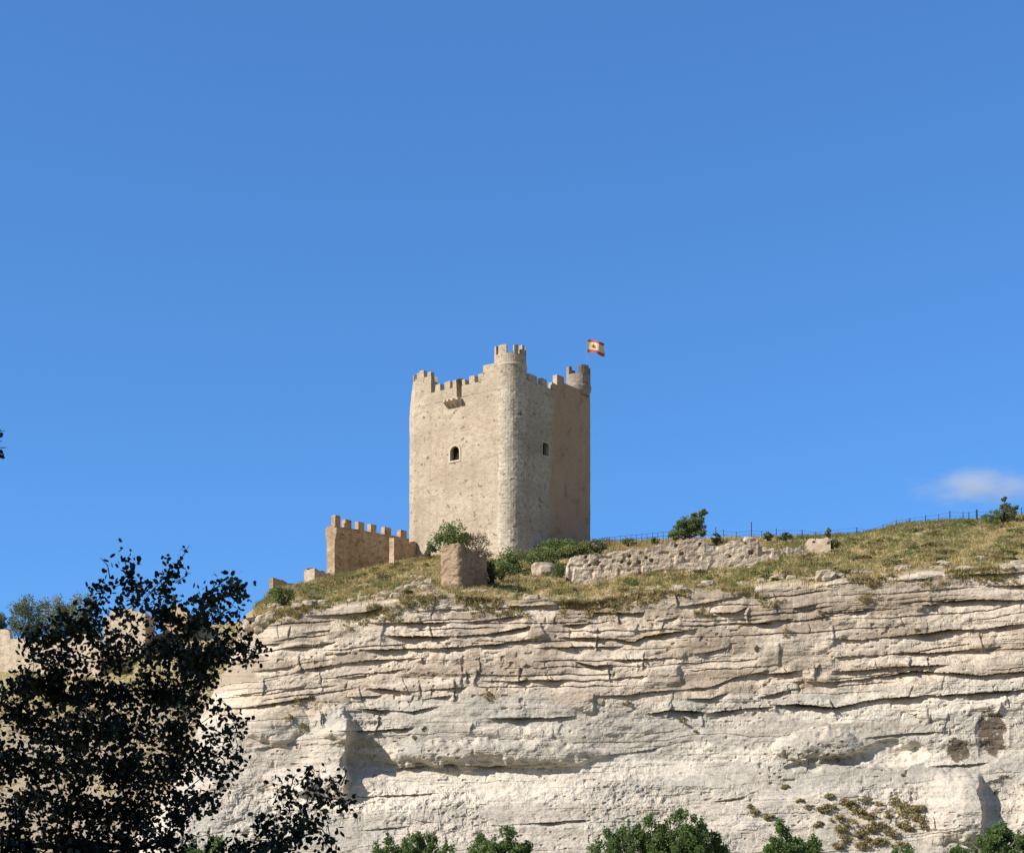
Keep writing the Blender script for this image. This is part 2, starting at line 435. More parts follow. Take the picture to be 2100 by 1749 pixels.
def zr(z, ox, oy, k):
    return [(ox + a * k, oy + b * k) for a, b in z]
LEDGES = []
def L(depth, z, frame, w=22):
    ox, oy, k = {'a': (437.5, 1203.1, .3125), 'b': (1039, 1148.4, .2604), 'c': (1553, 1148.4, .2604), 'd': (711, 1421.9, .3386), 'e': (1367, 1421.9, .349)}[frame]
    LEDGES.append((depth, np.array(zr(z, ox, oy, k)), w))
for d, z in [
    (.7, [(590, 190), (780, 182), (1000, 168), (1110, 140)]), (.55, [(960, 237), (1150, 235), (1400, 235), (1650, 230), (1850, 212), (2060, 185)]),
    (.95, [(1120, 318), (1300, 322), (1500, 325), (1800, 310), (2090, 262)]), (.6, [(930, 412), (1200, 408), (1500, 400), (1750, 385), (2110, 340)]),
    (.4, [(720, 447), (910, 424)]), (.5, [(460, 402), (650, 387), (810, 358)]), (.45, [(580, 302), (770, 283)]),
    (.45, [(570, 545), (820, 505), (1000, 482), (1430, 465)]), (.4, [(800, 602), (1000, 580), (1240, 543)]), (.45, [(120, 715), (330, 685), (610, 650)]),
    (.5, [(1000, 662), (1300, 682), (1500, 667), (1670, 655)]), (.5, [(1320, 742), (1570, 708)]), (.5, [(950, 800), (1300, 817), (1490, 783)]),
    (.5, [(800, 942), (1080, 942), (1320, 922)]), (.4, [(1800, 862), (2080, 853)]), (.35, [(270, 1062), (430, 1043)]), (.45, [(110, 802), (300, 780), (680, 715)]),
    (.35, [(1900, 632), (2090, 608)]), (.3, [(300, 380), (440, 366)]), (.3, [(240, 560), (560, 515)]), (.3, [(880, 720), (1110, 716)]), (.3, [(1480, 150), (1630, 152)])]: L(d, z, 'a')
for d, z in [
    (.8, [(640, 405), (850, 417), (1090, 408)]), (.6, [(440, 512), (560, 505), (700, 494)]), (.45, [(0, 555), (190, 513)]), (.45, [(0, 650), (290, 608)]),
    (.5, [(390, 612), (800, 612), (1000, 640), (1100, 592), (1300, 572), (1520, 533)]), (.55, [(220, 692), (500, 682), (930, 680)]), (.55, [(540, 798), (700, 832), (840, 824)]),
    (.5, [(1330, 372), (1500, 345), (1750, 300), (1860, 283)]), (.7, [(1620, 410), (1800, 416), (1910, 368)]), (.6, [(1690, 507), (1900, 495), (2110, 488)]),
    (.6, [(1470, 742), (1600, 720), (1760, 686)]), (.4, [(820, 792), (1100, 775), (1450, 763)]), (.55, [(640, 1062), (950, 1066), (1150, 1030), (1400, 1015), (1610, 998)]),
    (.6, [(1590, 1003), (1800, 920), (2070, 865)]), (.4, [(180, 942), (490, 940)]), (.35, [(0, 967), (170, 943)]), (.65, [(1090, 1205), (1300, 1182), (1570, 1192)]),
    (.5, [(1570, 1203), (1900, 1165), (2110, 1150)]), (.4, [(1360, 1092), (1600, 1086), (1770, 1035)]), (.45, [(0, 1246), (300, 1242), (560, 1222)]), (.4, [(1180, 482), (1360, 448)]),
    (.4, [(0, 362), (420, 352)]), (.3, [(820, 935), (1130, 905)])]: L(d, z, 'b')
for d, z in [
    (.5, [(0, 492), (150, 470), (290, 463)]), (.65, [(280, 377), (480, 347)]), (.5, [(510, 417), (890, 393)]),
    (.75, [(540, 615), (800, 627), (1000, 607), (1250, 587), (1500, 550), (1800, 540), (2000, 510), (2300, 480)]), (.5, [(1300, 352), (1440, 345)]),
    (.95, [(1420, 327), (1700, 308), (1900, 312), (2300, 318)]), (.5, [(1620, 117), (1800, 108), (2300, 92)]), (.6, [(1770, 195), (1950, 200), (2300, 185)]),
    (.45, [(580, 762), (960, 750)]), (.6, [(0, 897), (250, 880), (370, 868)]), (.55, [(590, 877), (850, 865), (1100, 835), (1520, 823)]),
    (.55, [(350, 962), (700, 950), (1000, 910), (1240, 870), (1600, 890), (1800, 905), (2300, 850)]),
    (.75, [(0, 1147), (300, 1130), (600, 1155), (750, 1130), (1000, 1085), (1300, 1065), (1600, 1055), (2300, 1000)]),
    (.5, [(1120, 722), (1350, 727), (1560, 715), (1800, 690), (1960, 678)]), (.45, [(0, 1082), (250, 1020), (390, 998)]), (.5, [(1090, 160), (1360, 142)])]: L(d, z, 'c')
L(.5, [(260, 455), (430, 440), (600, 428), (900, 440), (1200, 420)], 'd', 14)
L(.35, [(0, 625), (300, 615), (600, 600)], 'd', 10)
L(.4, [(850, 800), (1100, 785), (1500, 760)], 'd', 12)
L(.35, [(1540, 375), (1800, 345), (1900, 325)], 'd', 14)
L(.35, [(70, 830), (400, 800)], 'd', 10)
L(.4, [(1150, 262), (1350, 240), (1700, 215)], 'e', 12)
L(.3, [(250, 640), (480, 600)], 'e', 10)
L(.3, [(1540, 430), (1900, 405)], 'e', 10)

NC, NR = 1230, 430
cc = np.linspace(0, 1, NC)[None, :]; vv = np.linspace(0, 1, NR)[:, None]
px0 = 500 + cc * 1760
PY = rim(px0) + vv * (1810 - rim(px0)) + 0 * cc
E = edge(PY) + 5 * fbm(PY / 14, PY * 0, 35, 3)
PX = E + cc * (2260 - E)
WX = (PX - CX) * 150 / F; WZ = (HY - PY) * 150 / F
D = 1.0 * fbm(WX / 18, WZ / 14, 1, 2) + 0.22 * fbm(WX / 5, WZ / 2.2, 5, 3) + 0.12 * fbm(WX / 1.7, WZ / 0.7, 9, 3)
rough = 0.075 * fbm(WX / 0.55, WZ / 0.35, 13, 3) * (0.55 + 0.6 * sstep(-.3, .4, vn(WX / 4, WZ / 2, 14))) - 0.16 * sstep(.58, .8, vn(WX / .45, WZ / .3, 15)) * sstep(-.1, .3, vn(WX / 5, WZ / 2, 16))
# rounded-off vertical joints between blocks
jn = np.abs(vn(WX / 2.2 + 0.5 * vn(WX / 3, WZ / 1.5, 40), WZ / 3.5, 41))
bl = vn(WX / 2.4 + 0.4 * vn(WX / .6, WZ / .6, 45), WZ / 0.8, 44)
D += 0.17 * (np.round(2.5 * bl) / 2.5) * sstep(-.1, .5, vn(WX / 8, WZ / 3, 46))
bl = vn(WX / 0.9, WZ / 0.42, 47)
D += 0.06 * (np.round(2 * bl) / 2) * sstep(-.2, .4, vn(WX / 5, WZ / 2, 48))
D += rough
# fine bedding: beds of uneven thickness that come and go along the face
tilt = np.interp(PX, [250, 500, 900, 1300, 1700, 2300], [1345, 1310, 1270, 1268, 1250, 1200])
T = PY - tilt + 7 * vn(WX / 6, WZ / 6, 50) + 2.0 * vn(WX / 1.3, WZ / 2, 51)
bed = vn(np.floor((T + 3 * vn(WX / 3, WZ * 0 + 1, 53)) / 17.0) * 3.7, WX / 9, 54)
whiteness = sstep(120, 215, T + 22 * fbm(WX / 8, WZ / 3, 60, 3))
bt = -140.0; kb = 0
while bt < 560:
    amp = (0.09 + 0.24 * R_.random()) * sstep(-0.1, 0.5, vn(WX / 6.5 + 31 * kb, WZ * 0 + kb, 70))
    amp = amp * (1 - 0.7 * whiteness)
    d_ = T - bt
    D -= amp * np.where(d_ > 0, np.exp(-np.clip(d_, 0, 200) / (2.5 + 4 * R_.random())), 0)
    bt += 5 + 15 * R_.random(); kb += 1
fresh = np.zeros_like(D)
for depth, pl, wd in LEDGES:
    a, b_ = pl[0, 0], pl[-1, 0]
    line = np.interp(PX, pl[:, 0], pl[:, 1]) + 1.1 * vn(WX / 1.2, WX * 0 + pl[0, 1], 80) + 0.6 * vn(WX / 0.3, WX * 0 + pl[0, 1], 81)
    q = np.clip(np.minimum((PX - a), (b_ - PX)) / (0.12 * (b_ - a) + 6), 0, 1)
    q = np.where(b_ > 2100, np.clip((PX - a) / (0.12 * (b_ - a) + 6), 0, 1), q)
    q = q * (0.72 + 0.5 * vn(WX / 1.8, WX * 0 + pl[0, 1] * .1, 82))
    q = q * (0.35 + 0.65 * sstep(-.8, -.2, vn(WX / 2.6, WX * 0 + pl[0, 1] * .37, 83)))
    d_ = PY - line
    e_ = np.exp(-np.clip(d_, 0, 300) / wd)
    D += depth * q * (np.where(d_ <= 0, np.exp(np.clip(d_, -200, 0) / (wd * .8)) * 0.45, 0) - np.where(d_ > 0, 0.42 * e_ + 1.2 * np.exp(-np.clip(d_, 0, 300) / 6.0), 0))
    fresh = np.maximum(fresh, np.where(d_ > 0, np.clip(q, 0, 1) * e_ ** .7, 0))
for _ in range(80):                                 # upright joints that break the beds into blocks
    jx = R_.uniform(430, 2230); jy = R_.uniform(1225, 1500 if R_.random() < .8 else 1700); jh = R_.uniform(6, 20)
    if jy < rim(jx) + 12: continue
    ja, jb = max(0, int((jx - 560) / 1.42) - 60), min(NC, int((jx - 400) / 1.38) + 60)
    sx, sy = PX[:, ja:jb], PY[:, ja:jb]
    dx_ = sx - jx + 5 * fbm(WZ[:, ja:jb] / .8, WZ[:, ja:jb] * 0 + jx, 86, 3) + (sy - jy) * R_.uniform(-.35, .35)
    win = sstep(jh + 3, jh - 5, np.abs(sy - jy) + 4 * vn(sx / 9, sx * 0 + jy, 87))
    D[:, ja:jb] += win * (-R_.uniform(.02, .14) * np.exp(-(dx_ / 1.6) ** 2) + R_.uniform(.08, .34) * np.where(dx_ < 0, np.exp(np.clip(dx_, -300, 0) / 16), 0))
def bulge(cx, cy, rx, ry, amt, sharp_right=0):
    global D
    wx = PX + 11 * fbm(WX / 1.6, WZ / 1.6, 90, 3) ; wy = PY + 13 * fbm(WX / 1.4, WZ / 1.1, 91, 3)
    dx = (wx - cx) / rx; dy = (wy - cy) / ry
    if sharp_right:
        k = sstep(-1, 0.5, dx) * (1 - sstep(1 - sharp_right, 1, dx)) * np.clip(1 - dy ** 4, 0, 1)
    else:
        k = np.clip(1 - dx ** 2 - dy ** 2, 0, 1) ** 0.6
    D = D + amt * k
bulge(660, 1545, 60, 95, 2.0, 0.25)
bulge(690, 1500, 40, 22, 1.0, 0.3)
bulge(755, 1560, 60, 40, -1.0)
bulge(1680, 1526, 96, 34, 1.2)
bulge(1735, 1558, 52, 15, -0.8)
bulge(1650, 1570, 38, 13, -0.7)
bulge(1830, 1545, 75, 30, -0.9)
bulge(1950, 1655, 72, 75, 2.0, 0.15)
bulge(2055, 1650, 46, 60, -0.7)
bulge(2032, 1510, 34, 52, -0.35)
bulge(990, 1545, 260, 30, 1.1)
bulge(1000, 1590, 260, 40, -0.5)
for q_ in ((915, 1375, 36, 34, .55), (1330, 1378, 75, 28, .45), (1080, 1290, 36, 20, .6), (1260, 1290, 50, 12, .4), (1480, 1262, 60, 16, .5), (1690, 1310, 26, 26, .55), (1960, 1310, 90, 26, .35), (1560, 1345, 40, 26, .5), (1180, 1440, 46, 18, .5), (760, 1290, 30, 24, .45), (1640, 1372, 34, 20, .5), (1850, 1235, 60, 14, .5), (1370, 1460, 50, 14, .45), (830, 1410, 34, 14, .45)):
    bulge(*q_[:4], q_[4] * .5, 0.12)
bulge(600, 1600, 60, 30, 0.8)
bulge(560, 1480, 70, 50, 0.8)
# rubble of the lower slope
low = sstep(1540, 1640, PY) * sstep(0.0, 0.3, fbm(WX / 6, WZ / 5, 95, 2) + 0.15)
D += low * 0.13 * fbm(WX / 0.42, WZ / 0.36, 96, 3) + low * 0.10 * np.round(1.6 * vn(WX / .7, WZ / .5, 98)) / 1.6
D *= np.clip(vv / 0.012, 0.15, 1)
q = np.clip((95 - (PX - E)) / 95, 0, 1)
Yc = 152 - 6.5 * vv - 9.0 * np.clip(vv - 0.58, 0, 1) + 7.0 * (1 - np.sqrt(np.clip(1 - q * q, 0, 1))) - D
CL = np.stack([(PX - CX) * Yc / F, Yc, CZ + (HY - PY) * Yc / F], -1)
# the side that turns away from the camera
side = []
for k in range(24, 0, -1):
    Ys = Yc[:, :1] + (k * 0.4) ** 1.6
    pxs = PX[:, :1] + k * 1.2
    side.append(np.concatenate([(pxs - CX) * Ys / F, Ys, CZ + (HY - PY[:, :1]) * Ys / F], 1)[:, None, :])
CLs = np.concatenate(side + [CL], 1)
cliff = MB().add_grid(CLs).build('cliff', M['cliff'])
tag(cliff, kind='structure')
def setattrf(o, name, arr):
    a = o.data.attributes.new(name, 'FLOAT', 'POINT'); a.data.foreach_set('value', arr.astype(np.float32).reshape(-1))
def padl(a): return np.concatenate([np.repeat(a[:, :1], 24, 1), a], 1)
SXw = PX + 12 * fbm(WX / 1.1, WZ / 1.1, 190, 3); SYw = PY + 12 * fbm(WX / 1.1, WZ / 1.1, 191, 3)
def spot(cx, cy, rx, ry): return np.clip(1.25 - np.abs((SXw - cx) / rx) ** 3 - np.abs((SYw - cy) / ry) ** 3, 0, 1)
setattrf(cliff, 'white', padl(whiteness))
setattrf(cliff, 'fresh', padl(fresh))
setattrf(cliff, 'bed', padl(bed))
stain_and_shade = np.maximum.reduce([spot(2036, 1505, 30, 50), spot(1963, 1536, 24, 24), 0.35 * spot(2055, 1610, 26, 34), 0.42 * spot(1690, 1540, 80, 22)])  # first two spots are stains; the gully and slab spots paint shade
setattrf(cliff, 'stain_and_shade', padl(stain_and_shade * .84))
setattrf(cliff, 'pale', padl(np.maximum.reduce([spot(1000, 1612, 230, 42), spot(1300, 1575, 160, 26), spot(1500, 1545, 120, 18), spot(1950, 1440, 260, 22), spot(1720, 1465, 160, 14), spot(1840, 1548, 120, 24), .8 * spot(760, 1640, 120, 30), .7 * spot(1080, 1500, 130, 16), .7 * spot(600, 1640, 60, 60)])))
soil = np.maximum.reduce([0.5 * spot(1790, 1690, 120, 55), 0.55 * spot(600, 1465, 90, 22), 0.55 * spot(560, 1440, 110, 12), 0.55 * sstep(22, 0, (PY - rim(PX)) - 14 * vn(WX / 2, WZ / 2, 192)), 0.6 * spot(1000, 1420, 20, 26), 0.55 * spot(1340, 1300, 40, 12), 0.5 * spot(900, 1580, 140, 12)]) + 0.25 * (1 - whiteness) * sstep(.1, .5, fbm(WX / 5, WZ / 1.5, 97, 3))
setattrf(cliff, 'soil', padl(soil))

# ------------------------------------------------------------------ grassy hillside above the cliff
ns = 90
HPX = PX[0, ::2]; nh = len(HPX)
S = np.linspace(0, 1, ns)[:, None]
r0 = rim(HPX)[None, :]; c0 = crest(HPX)[None, :]
hpy = r0 + (c0 - r0) * (S ** 0.92)
wide = np.clip((HPX[None, :] - 500) / 160, 0.12, 1)
hY = 152 + 39 * S * wide
hn = 0.28 * fbm((HPX[None, :] - CX) * .05 / 2.2, hY / 3.0, 120, 4) + 0.35 * fbm((HPX[None, :] - CX) * .05 / 9, hY / 9, 125, 2)
hx = (HPX[None, :] - CX) * hY / F; hz = CZ + (HY - hpy) * hY / F + hn * sstep(0, 0.12, S) * (1 - 0.6 * sstep(0.85, 1, S))
H3 = np.stack([hx + 0 * hz, hY + 0 * hz, hz], -1)
H3[0] = CL[0, ::2]
k0 = H3[0] - np.stack([hx[0], hY[0], hz[0]], -1)
for i in range(1, 8): H3[i] += k0 * (1 - i / 8)
back = []
for i, (dy, dz) in enumerate([(3, -0.1), (8, -0.5), (16, -1.2), (40, -4), (90, -14), (160, -36)]):
    b3 = H3[-1].copy(); b3[:, 1] += dy; b3[:, 2] += dz * (0.3 if i < 2 else 1); back.append(b3[None])
HB = np.concatenate([H3] + back, 0)
hill = MB().add_grid(HB).build('hillside', M['slope'])
tag(hill, kind='structure')
rk = np.clip(0.9 - (hpy * 0 + (r0 - hpy)) / 26, 0, 1) * 0.75
rk = np.maximum(rk, 0.75 * sstep(120, 20, np.abs(HPX[None, :] - 850)) * sstep(50, 10, np.abs(hpy - 1205)))
rk = np.maximum(rk, 0.5 * sstep(90, 20, np.abs(HPX[None, :] - 560)) * sstep(40, 10, np.abs(hpy - 1245)))
setattrf(hill, 'rock', np.concatenate([rk + 0 * hpy, np.zeros((6, nh))], 0))

def on_hill(px, py):
    """the point of the hillside seen in this column at this row"""
    j = int(np.clip(np.searchsorted(HPX, px), 0, nh - 1))
    col = H3[:, j]
    rows = HY - (col[:, 2] - CZ) * F / col[:, 1]
    i = int(np.argmin(np.abs(rows - py)))
    return col[i].copy()
def on_cliff(px, py):
    i = int(np.clip((py - rim(px)) / (1810 - rim(px)) * (NR - 1), 0, NR - 1))
    j = int(np.argmin(np.abs(PX[i] - px)))
    return CL[i, j].copy()

# ------------------------------------------------------------------ hill behind the dark tree (left)
LS = np.array([(-500, 1380), (-100, 1376), (0, 1372), (80, 1362), (200, 1332), (300, 1306), (380, 1284), (480, 1274), (520, 1266), (600, 1262)], float)
lpx = np.linspace(-500, 600, 220)[None, :]; ls = np.linspace(0, 1, 90)[:, None]
lY = 212 - 46 * (1 - ls) ** 1.0 + 0 * lpx
ltop = CZ + (HY - np.interp(lpx, LS[:, 0], LS[:, 1])) * 212 / F
lz = -5 + (ltop + 5) * (ls ** 0.85) + 0.5 * fbm(lpx / 60, ls * 14, 130, 4) * sstep(0, .2, ls) * sstep(1.05, .9, ls)
LH = np.stack([(lpx - CX) * 212 / F + 0 * lY, lY, lz], -1)
bk = LH[-1].copy(); bk[:, 1] += 40; bk[:, 2] -= 4
bk2 = bk.copy(); bk2[:, 1] += 120; bk2[:, 2] -= 30
lh = MB().add_grid(np.concatenate([LH, bk[None], bk2[None]], 0)).build('hill', M['slope'])
tag(lh, kind='structure')
setattrf(lh, 'rock', np.concatenate([0.75 * sstep(0.9, 0.6, ls) + 0 * lpx, np.zeros((2, 220))], 0))

# ------------------------------------------------------------------ the keep
e1 = np.array([-cos(KA), sin(KA), 0]); e2 = np.array([sin(KA), cos(KA), 0]); up = np.array([0, 0, 1.0])
P0 = np.array([0.16, 185.0, 0]); KL = 15.4; KU = 16.65; Z0 = 33.0
def K(u, w_, z): return P0 + e1 * u + e2 * w_ + up * z
def u_of(px): k = (CX - px) / F; return (185 * k + P0[0]) / (cos(KA) - sin(KA) * k)
def w_of(px): k = (px - CX) / F; return (185 * k - P0[0]) / (sin(KA) - cos(KA) * k)
def z_of(py, Y): return CZ + (HY - py) * Y / F

def kbox(mb, u0, u1, w0, w1, z0, z1, jit=0.0, mi=0):
    c = []
    for z in (z0, z1):
        for (u, w_) in ((u0, w0), (u1, w0), (u1, w1), (u0, w1)):
            j = rng.uniform(-jit, jit, 3) if z == z1 else np.zeros(3)
            c.append(K(u, w_, z) + j)
    mb.add(c, [[0, 3, 2, 1], [4, 5, 6, 7], [0, 1, 5, 4], [1, 2, 6, 5], [2, 3, 7, 6], [3, 0, 4, 7]], mi)
    return mb

def rough_panel(mb, fpt, a0, a1, z0, z1, hole=None, step=0.35, amp=0.05, seed=0, ztop=None):
    """a masonry face as a fine grid with uneven surface; hole=(a0,a1,z0,z1) is left open"""
    aa = list(np.linspace(a0, a1, max(2, int(abs(a1 - a0) / step) + 1))); zz = list(np.linspace(z0, z1, max(2, int((z1 - z0) / step) + 1)))
    if hole:
        aa = sorted([a for a in aa if min(abs(a - hole[0]), abs(a - hole[1])) > .12] + [hole[0], hole[1]])
        zz = sorted([z for z in zz if min(abs(z - hole[2]), abs(z - hole[3])) > .12] + [hole[2], hole[3]])
    A, Z = np.meshgrid(aa, zz)
    d = amp * fbm(A / 0.8, Z / 0.8, seed, 3) + 0.05 * fbm(A / 4, Z / 4, seed + 7, 2)
    V = np.array([[fpt(A[i, j], Z[i, j], d[i, j]) for j in range(len(aa))] for i in range(len(zz))])
    n_ = len(aa); fs = []
    for i in range(len(zz) - 1):
        for j in range(n_ - 1):
            if hole:
                am, zm = (aa[j] + aa[j + 1]) / 2, (zz[i] + zz[i + 1]) / 2
                if hole[0] < am < hole[1] and hole[2] < zm < hole[3]: continue
            fs.append([i * n_ + j, i * n_ + j + 1, (i + 1) * n_ + j + 1, (i + 1) * n_ + j])
    mb.add(V.reshape(-1, 3), fs)

keep = thing('castle_keep', P0 + up * Z0, 'tall pale stone castle keep with crenellated top and three corner turrets', 'castle tower')
PT = 0.63                                           # parapet thickness
ZP, ZM, ZROOF = 57.2, 58.05, 55.6
ul, ur = u_of(942.6), u_of(923.6)                   # arched window on the sunlit wall
wl, wr = w_of(1111.6), w_of(1124.4)                 # window on the shaded wall
zl0, zl1 = z_of(943, 190), z_of(914, 190)
zw0, zw1 = z_of(937, 190.5), z_of(912, 190.5)
us0, us1 = u_of(947), u_of(936.2)                   # slot of the lost bretèche
wb = MB(); RC = 1.9
rough_panel(wb, lambda a, z, d: K(a, 0 - d, z), RC, KU - RC, Z0, 55.9, (ul, ur, zl0, zl1), seed=200)
rough_panel(wb, lambda a, z, d: K(a, 0 - d, z), RC, us0, 55.9, ZP, seed=201)
rough_panel(wb, lambda a, z, d: K(a, 0 - d, z), us1, KU - RC, 55.9, ZP, seed=202)
rough_panel(wb, lambda a, z, d: K(0 - d, a, z), RC, KL, Z0, ZP, (wl, wr, zw0, zw1), seed=203)
rough_panel(wb, lambda a, z, d: K(KU + d, a, z), RC, KL, Z0, ZP, step=1.0, seed=204)
rough_panel(wb, lambda a, z, d: K(a, KL + d, z), 0, KU, Z0, ZP, step=1.0, seed=205)
q4 = lambda a, b, c, d: wb.add([a, b, c, d], [[0, 1, 2, 3]])
# parapet tops, inner faces and the terrace
I = PT
for (a, b) in ((RC, us0), (us1, KU - RC)):
    q4(K(a, 0, ZP), K(b, 0, ZP), K(b, I, ZP), K(a, I, ZP))
    q4(K(a, I, ZROOF), K(b, I, ZROOF), K(b, I, ZP), K(a, I, ZP))
q4(K(0, RC, ZP), K(0, KL, ZP), K(I, KL, ZP), K(I, RC, ZP)); q4(K(I, I, ZROOF), K(I, KL, ZROOF), K(I, KL, ZP), K(I, I, ZP))
q4(K(KU - I, RC, ZP), K(KU - I, KL, ZP), K(KU, KL, ZP), K(KU, RC, ZP)); q4(K(KU - I, I, ZROOF), K(KU - I, KL, ZROOF), K(KU - I, KL, ZP), K(KU - I, I, ZP))
q4(K(I, KL - I, ZP), K(KU - I, KL - I, ZP), K(KU - I, KL, ZP), K(I, KL, ZP)); q4(K(I, KL - I, ZROOF), K(KU - I, KL - I, ZROOF), K(KU - I, KL - I, ZP), K(I, KL - I, ZP))
q4(K(I, I, ZROOF), K(KU - I, I, ZROOF), K(KU - I, KL - I, ZROOF), K(I, KL - I, ZROOF))
# reveals of the two windows and the deep slot
def reveal(fpt, a0, a1, z0, z1, dep):
    q4(fpt(a0, 0, z0), fpt(a1, 0, z0), fpt(a1, dep, z0), fpt(a0, dep, z0)); q4(fpt(a0, 0, z1), fpt(a1, 0, z1), fpt(a1, dep, z1), fpt(a0, dep, z1))
    q4(fpt(a0, 0, z0), fpt(a0, 0, z1), fpt(a0, dep, z1), fpt(a0, dep, z0)); q4(fpt(a1, 0, z0), fpt(a1, 0, z1), fpt(a1, dep, z1), fpt(a1, dep, z0))
    q4(fpt(a0, dep, z0), fpt(a1, dep, z0), fpt(a1, dep, z1), fpt(a0, dep, z1))
reveal(lambda a, d, z: K(a, d, z), ul, ur, zl0, zl1, 2.2)
reveal(lambda a, d, z: K(d, a, z), wl, wr, zw0, zw1, 2.2)
reveal(lambda a, d, z: K(a, d + .01, z), us0, us1, 55.95, 58.1, 5.0)
wb.build('wall', M['keep'], keep)

def arch_frame(fpt, a0, a1, z0, z1, arched, bw, name='window'):
    """dressed-stone surround, proud of the wall, with an arched or square opening and a sill"""
    mb = MB(); n = 10
    am = (a0 + a1) / 2; hw = abs(a1 - a0) / 2 * 0.98; zs = z1 - (hw if arched else 0)
    inner = [(-hw, z0), (-hw, zs)]
    outer = [(-hw - bw, z0 - bw), (-hw - bw, zs)]
    if arched:
        for i in range(1, n):
            t = pi * i / n; inner.append((-hw * cos(t), zs + hw * sin(t))); outer.append((-(hw + bw) * cos(t), zs + (hw + bw) * sin(t)))
    else:
        inner += [(-hw, z1), (hw, z1)]; outer += [(-hw - bw, z1 + bw), (hw + bw, z1 + bw)]
    inner += [(hw, zs), (hw, z0)]; outer += [(hw + bw, zs), (hw + bw, z0 - bw)]
    m_ = len(inner); V = []
    for d in (-0.09, 0.30):
        for lst in (inner, outer):
            for (a, z) in lst: V.append(fpt(am + a, d, z))
    fs = []
    for i in range(m_):
        j = (i + 1) % m_
        fs += [[i, j, m_ + j, m_ + i], [m_ + i, m_ + j, 3 * m_ + j, 3 * m_ + i], [i, 2 * m_ + i, 2 * m_ + j, j]]
    mb.add(V, fs)
    return mb.build(name, M['ashlar'], keep)
wA = arch_frame(lambda a, d, z: K(a, d, z), ul, ur, zl0, zl1, True, 0.22)
wA['label'] = 'arched window on the sunlit wall'
gl = MB()
for i in range(1, 4):
    a = ul + (ur - ul) * i / 4
    gl.tube([K(a, 0.55, zl0), K(a, 0.55, zl1)], [0.03, 0.03], 5)
for i in range(1, 4):
    z = zl0 + (zl1 - zl0) * i / 4
    gl.tube([K(ul, 0.50, z), K(ur, 0.50, z)], [0.02, 0.02], 5)
gl.build('grille', M['iron'], wA)
pn = MB(); kbox(pn, ur - .05, ul + .05, 0.62, 0.75, zl0 - .05, zl1 + .05); pn.build('shade_panel', M['dark'], wA)  # dark panel added to stand for the shade inside the opening
wB = arch_frame(lambda a, d, z: K(d, a, z), wl, wr, zw0, zw1, False, 0.24)
wB['label'] = 'small square window on the shaded wall'
gl = MB()
for i in range(1, 3):
    a = wl + (wr - wl) * i / 3
    gl.tube([K(0.55, a, zw0), K(0.55, a, zw1)], [0.03, 0.03], 5)
gl.build('grille', M['iron'], wB)
pn = MB(); kbox(pn, 0.62, 0.75, wl - .05, wr + .05, zw0 - .05, zw1 + .05); pn.build('shade_panel', M['dark'], wB)  # same added dark panel, painting the shade of this opening
# corbels of the lost bretèche
for px_ in (919.5, 926.5, 935.5, 946):
    u = u_of(px_); mb = MB()
    a = [K(u - .13, 0.02, 54.9), K(u + .13, 0.02, 54.9), K(u + .13, -.25, 55.0), K(u - .13, -.25, 55.0), K(u - .13, -.85, 55.45), K(u + .13, -.85, 55.45), K(u + .13, -.85, 55.72), K(u - .13, -.85, 55.72), K(u - .13, .02, 55.72), K(u + .13, .02, 55.72)]
    mb.add(a, [[0, 1, 2, 3], [3, 2, 5, 4], [4, 5, 6, 7], [7, 6, 9, 8], [0, 3, 4, 7, 8], [1, 9, 6, 5, 2]])
    mb.build('corbel', M['ashlar'], keep)
# merlons of the sunlit wall
for a, b, zt in ((892, 902.8, 58.0), (911.7, 922.8, 58.15), (928.2, 936, 58.2), (948, 954.2, 58.05), (962, 974, 58.1), (981.5, 991.5, 58.0)):
    kbox(MB(), u_of(b), u_of(a), 0.0, PT, ZP, zt + R_.uniform(-.12, .1), 0.08).build('merlon', M['keep'], keep)
for a, b, zt in ((1085, 1102.5, 58.0), (1112.4, 1122.2, 58.05), (1133, 1142, 57.95)):
    kbox(MB(), 0.0, PT, w_of(a), w_of(b), ZP, zt + R_.uniform(-.12, .1), 0.08).build('merlon', M['keep'], keep)
for i in range(7):                                   # far sides
    kbox(MB(), 1.6 + i * 1.75, 2.5 + i * 1.75, KL - PT, KL, ZP, 58.0, 0.04).build('merlon', M['keep'], keep)
    kbox(MB(), KU - PT, KU, 2.4 + i * 1.75, 3.3 + i * 1.75, ZP, 58.0, 0.04).build('merlon', M['keep'], keep)
# raised parapets beside the turrets
pr = MB()
kbox(pr, RC - .2, u_of(991), -0.004, PT + .004, ZP, 58.95, 0.03)
pr.build('raised_parapet', M['keep'], keep)
pr = MB(); kbox(pr, -0.004, PT + .004, w_of(1142.3), w_of(1157), ZP, 59.2, 0.03); kbox(pr, -0.008, PT + .008, w_of(1157) - .02, KL - .02, ZP, 58.5, 0.03); pr.build('raised_parapet', M['keep'], keep)
pr = MB(); kbox(pr, u_of(883.8), KU - RC, -0.004, PT + .004, ZP, 59.25, 0.03)
pr.build('raised_parapet', M['keep'], keep)
for a, b, zt in ((859.7, 869.3, 60.1), (876.5, 883.8, 59.75)):
    kbox(MB(), u_of(b), u_of(a), 0.0, PT, 59.25, zt, 0.05).build('merlon', M['keep'], keep)

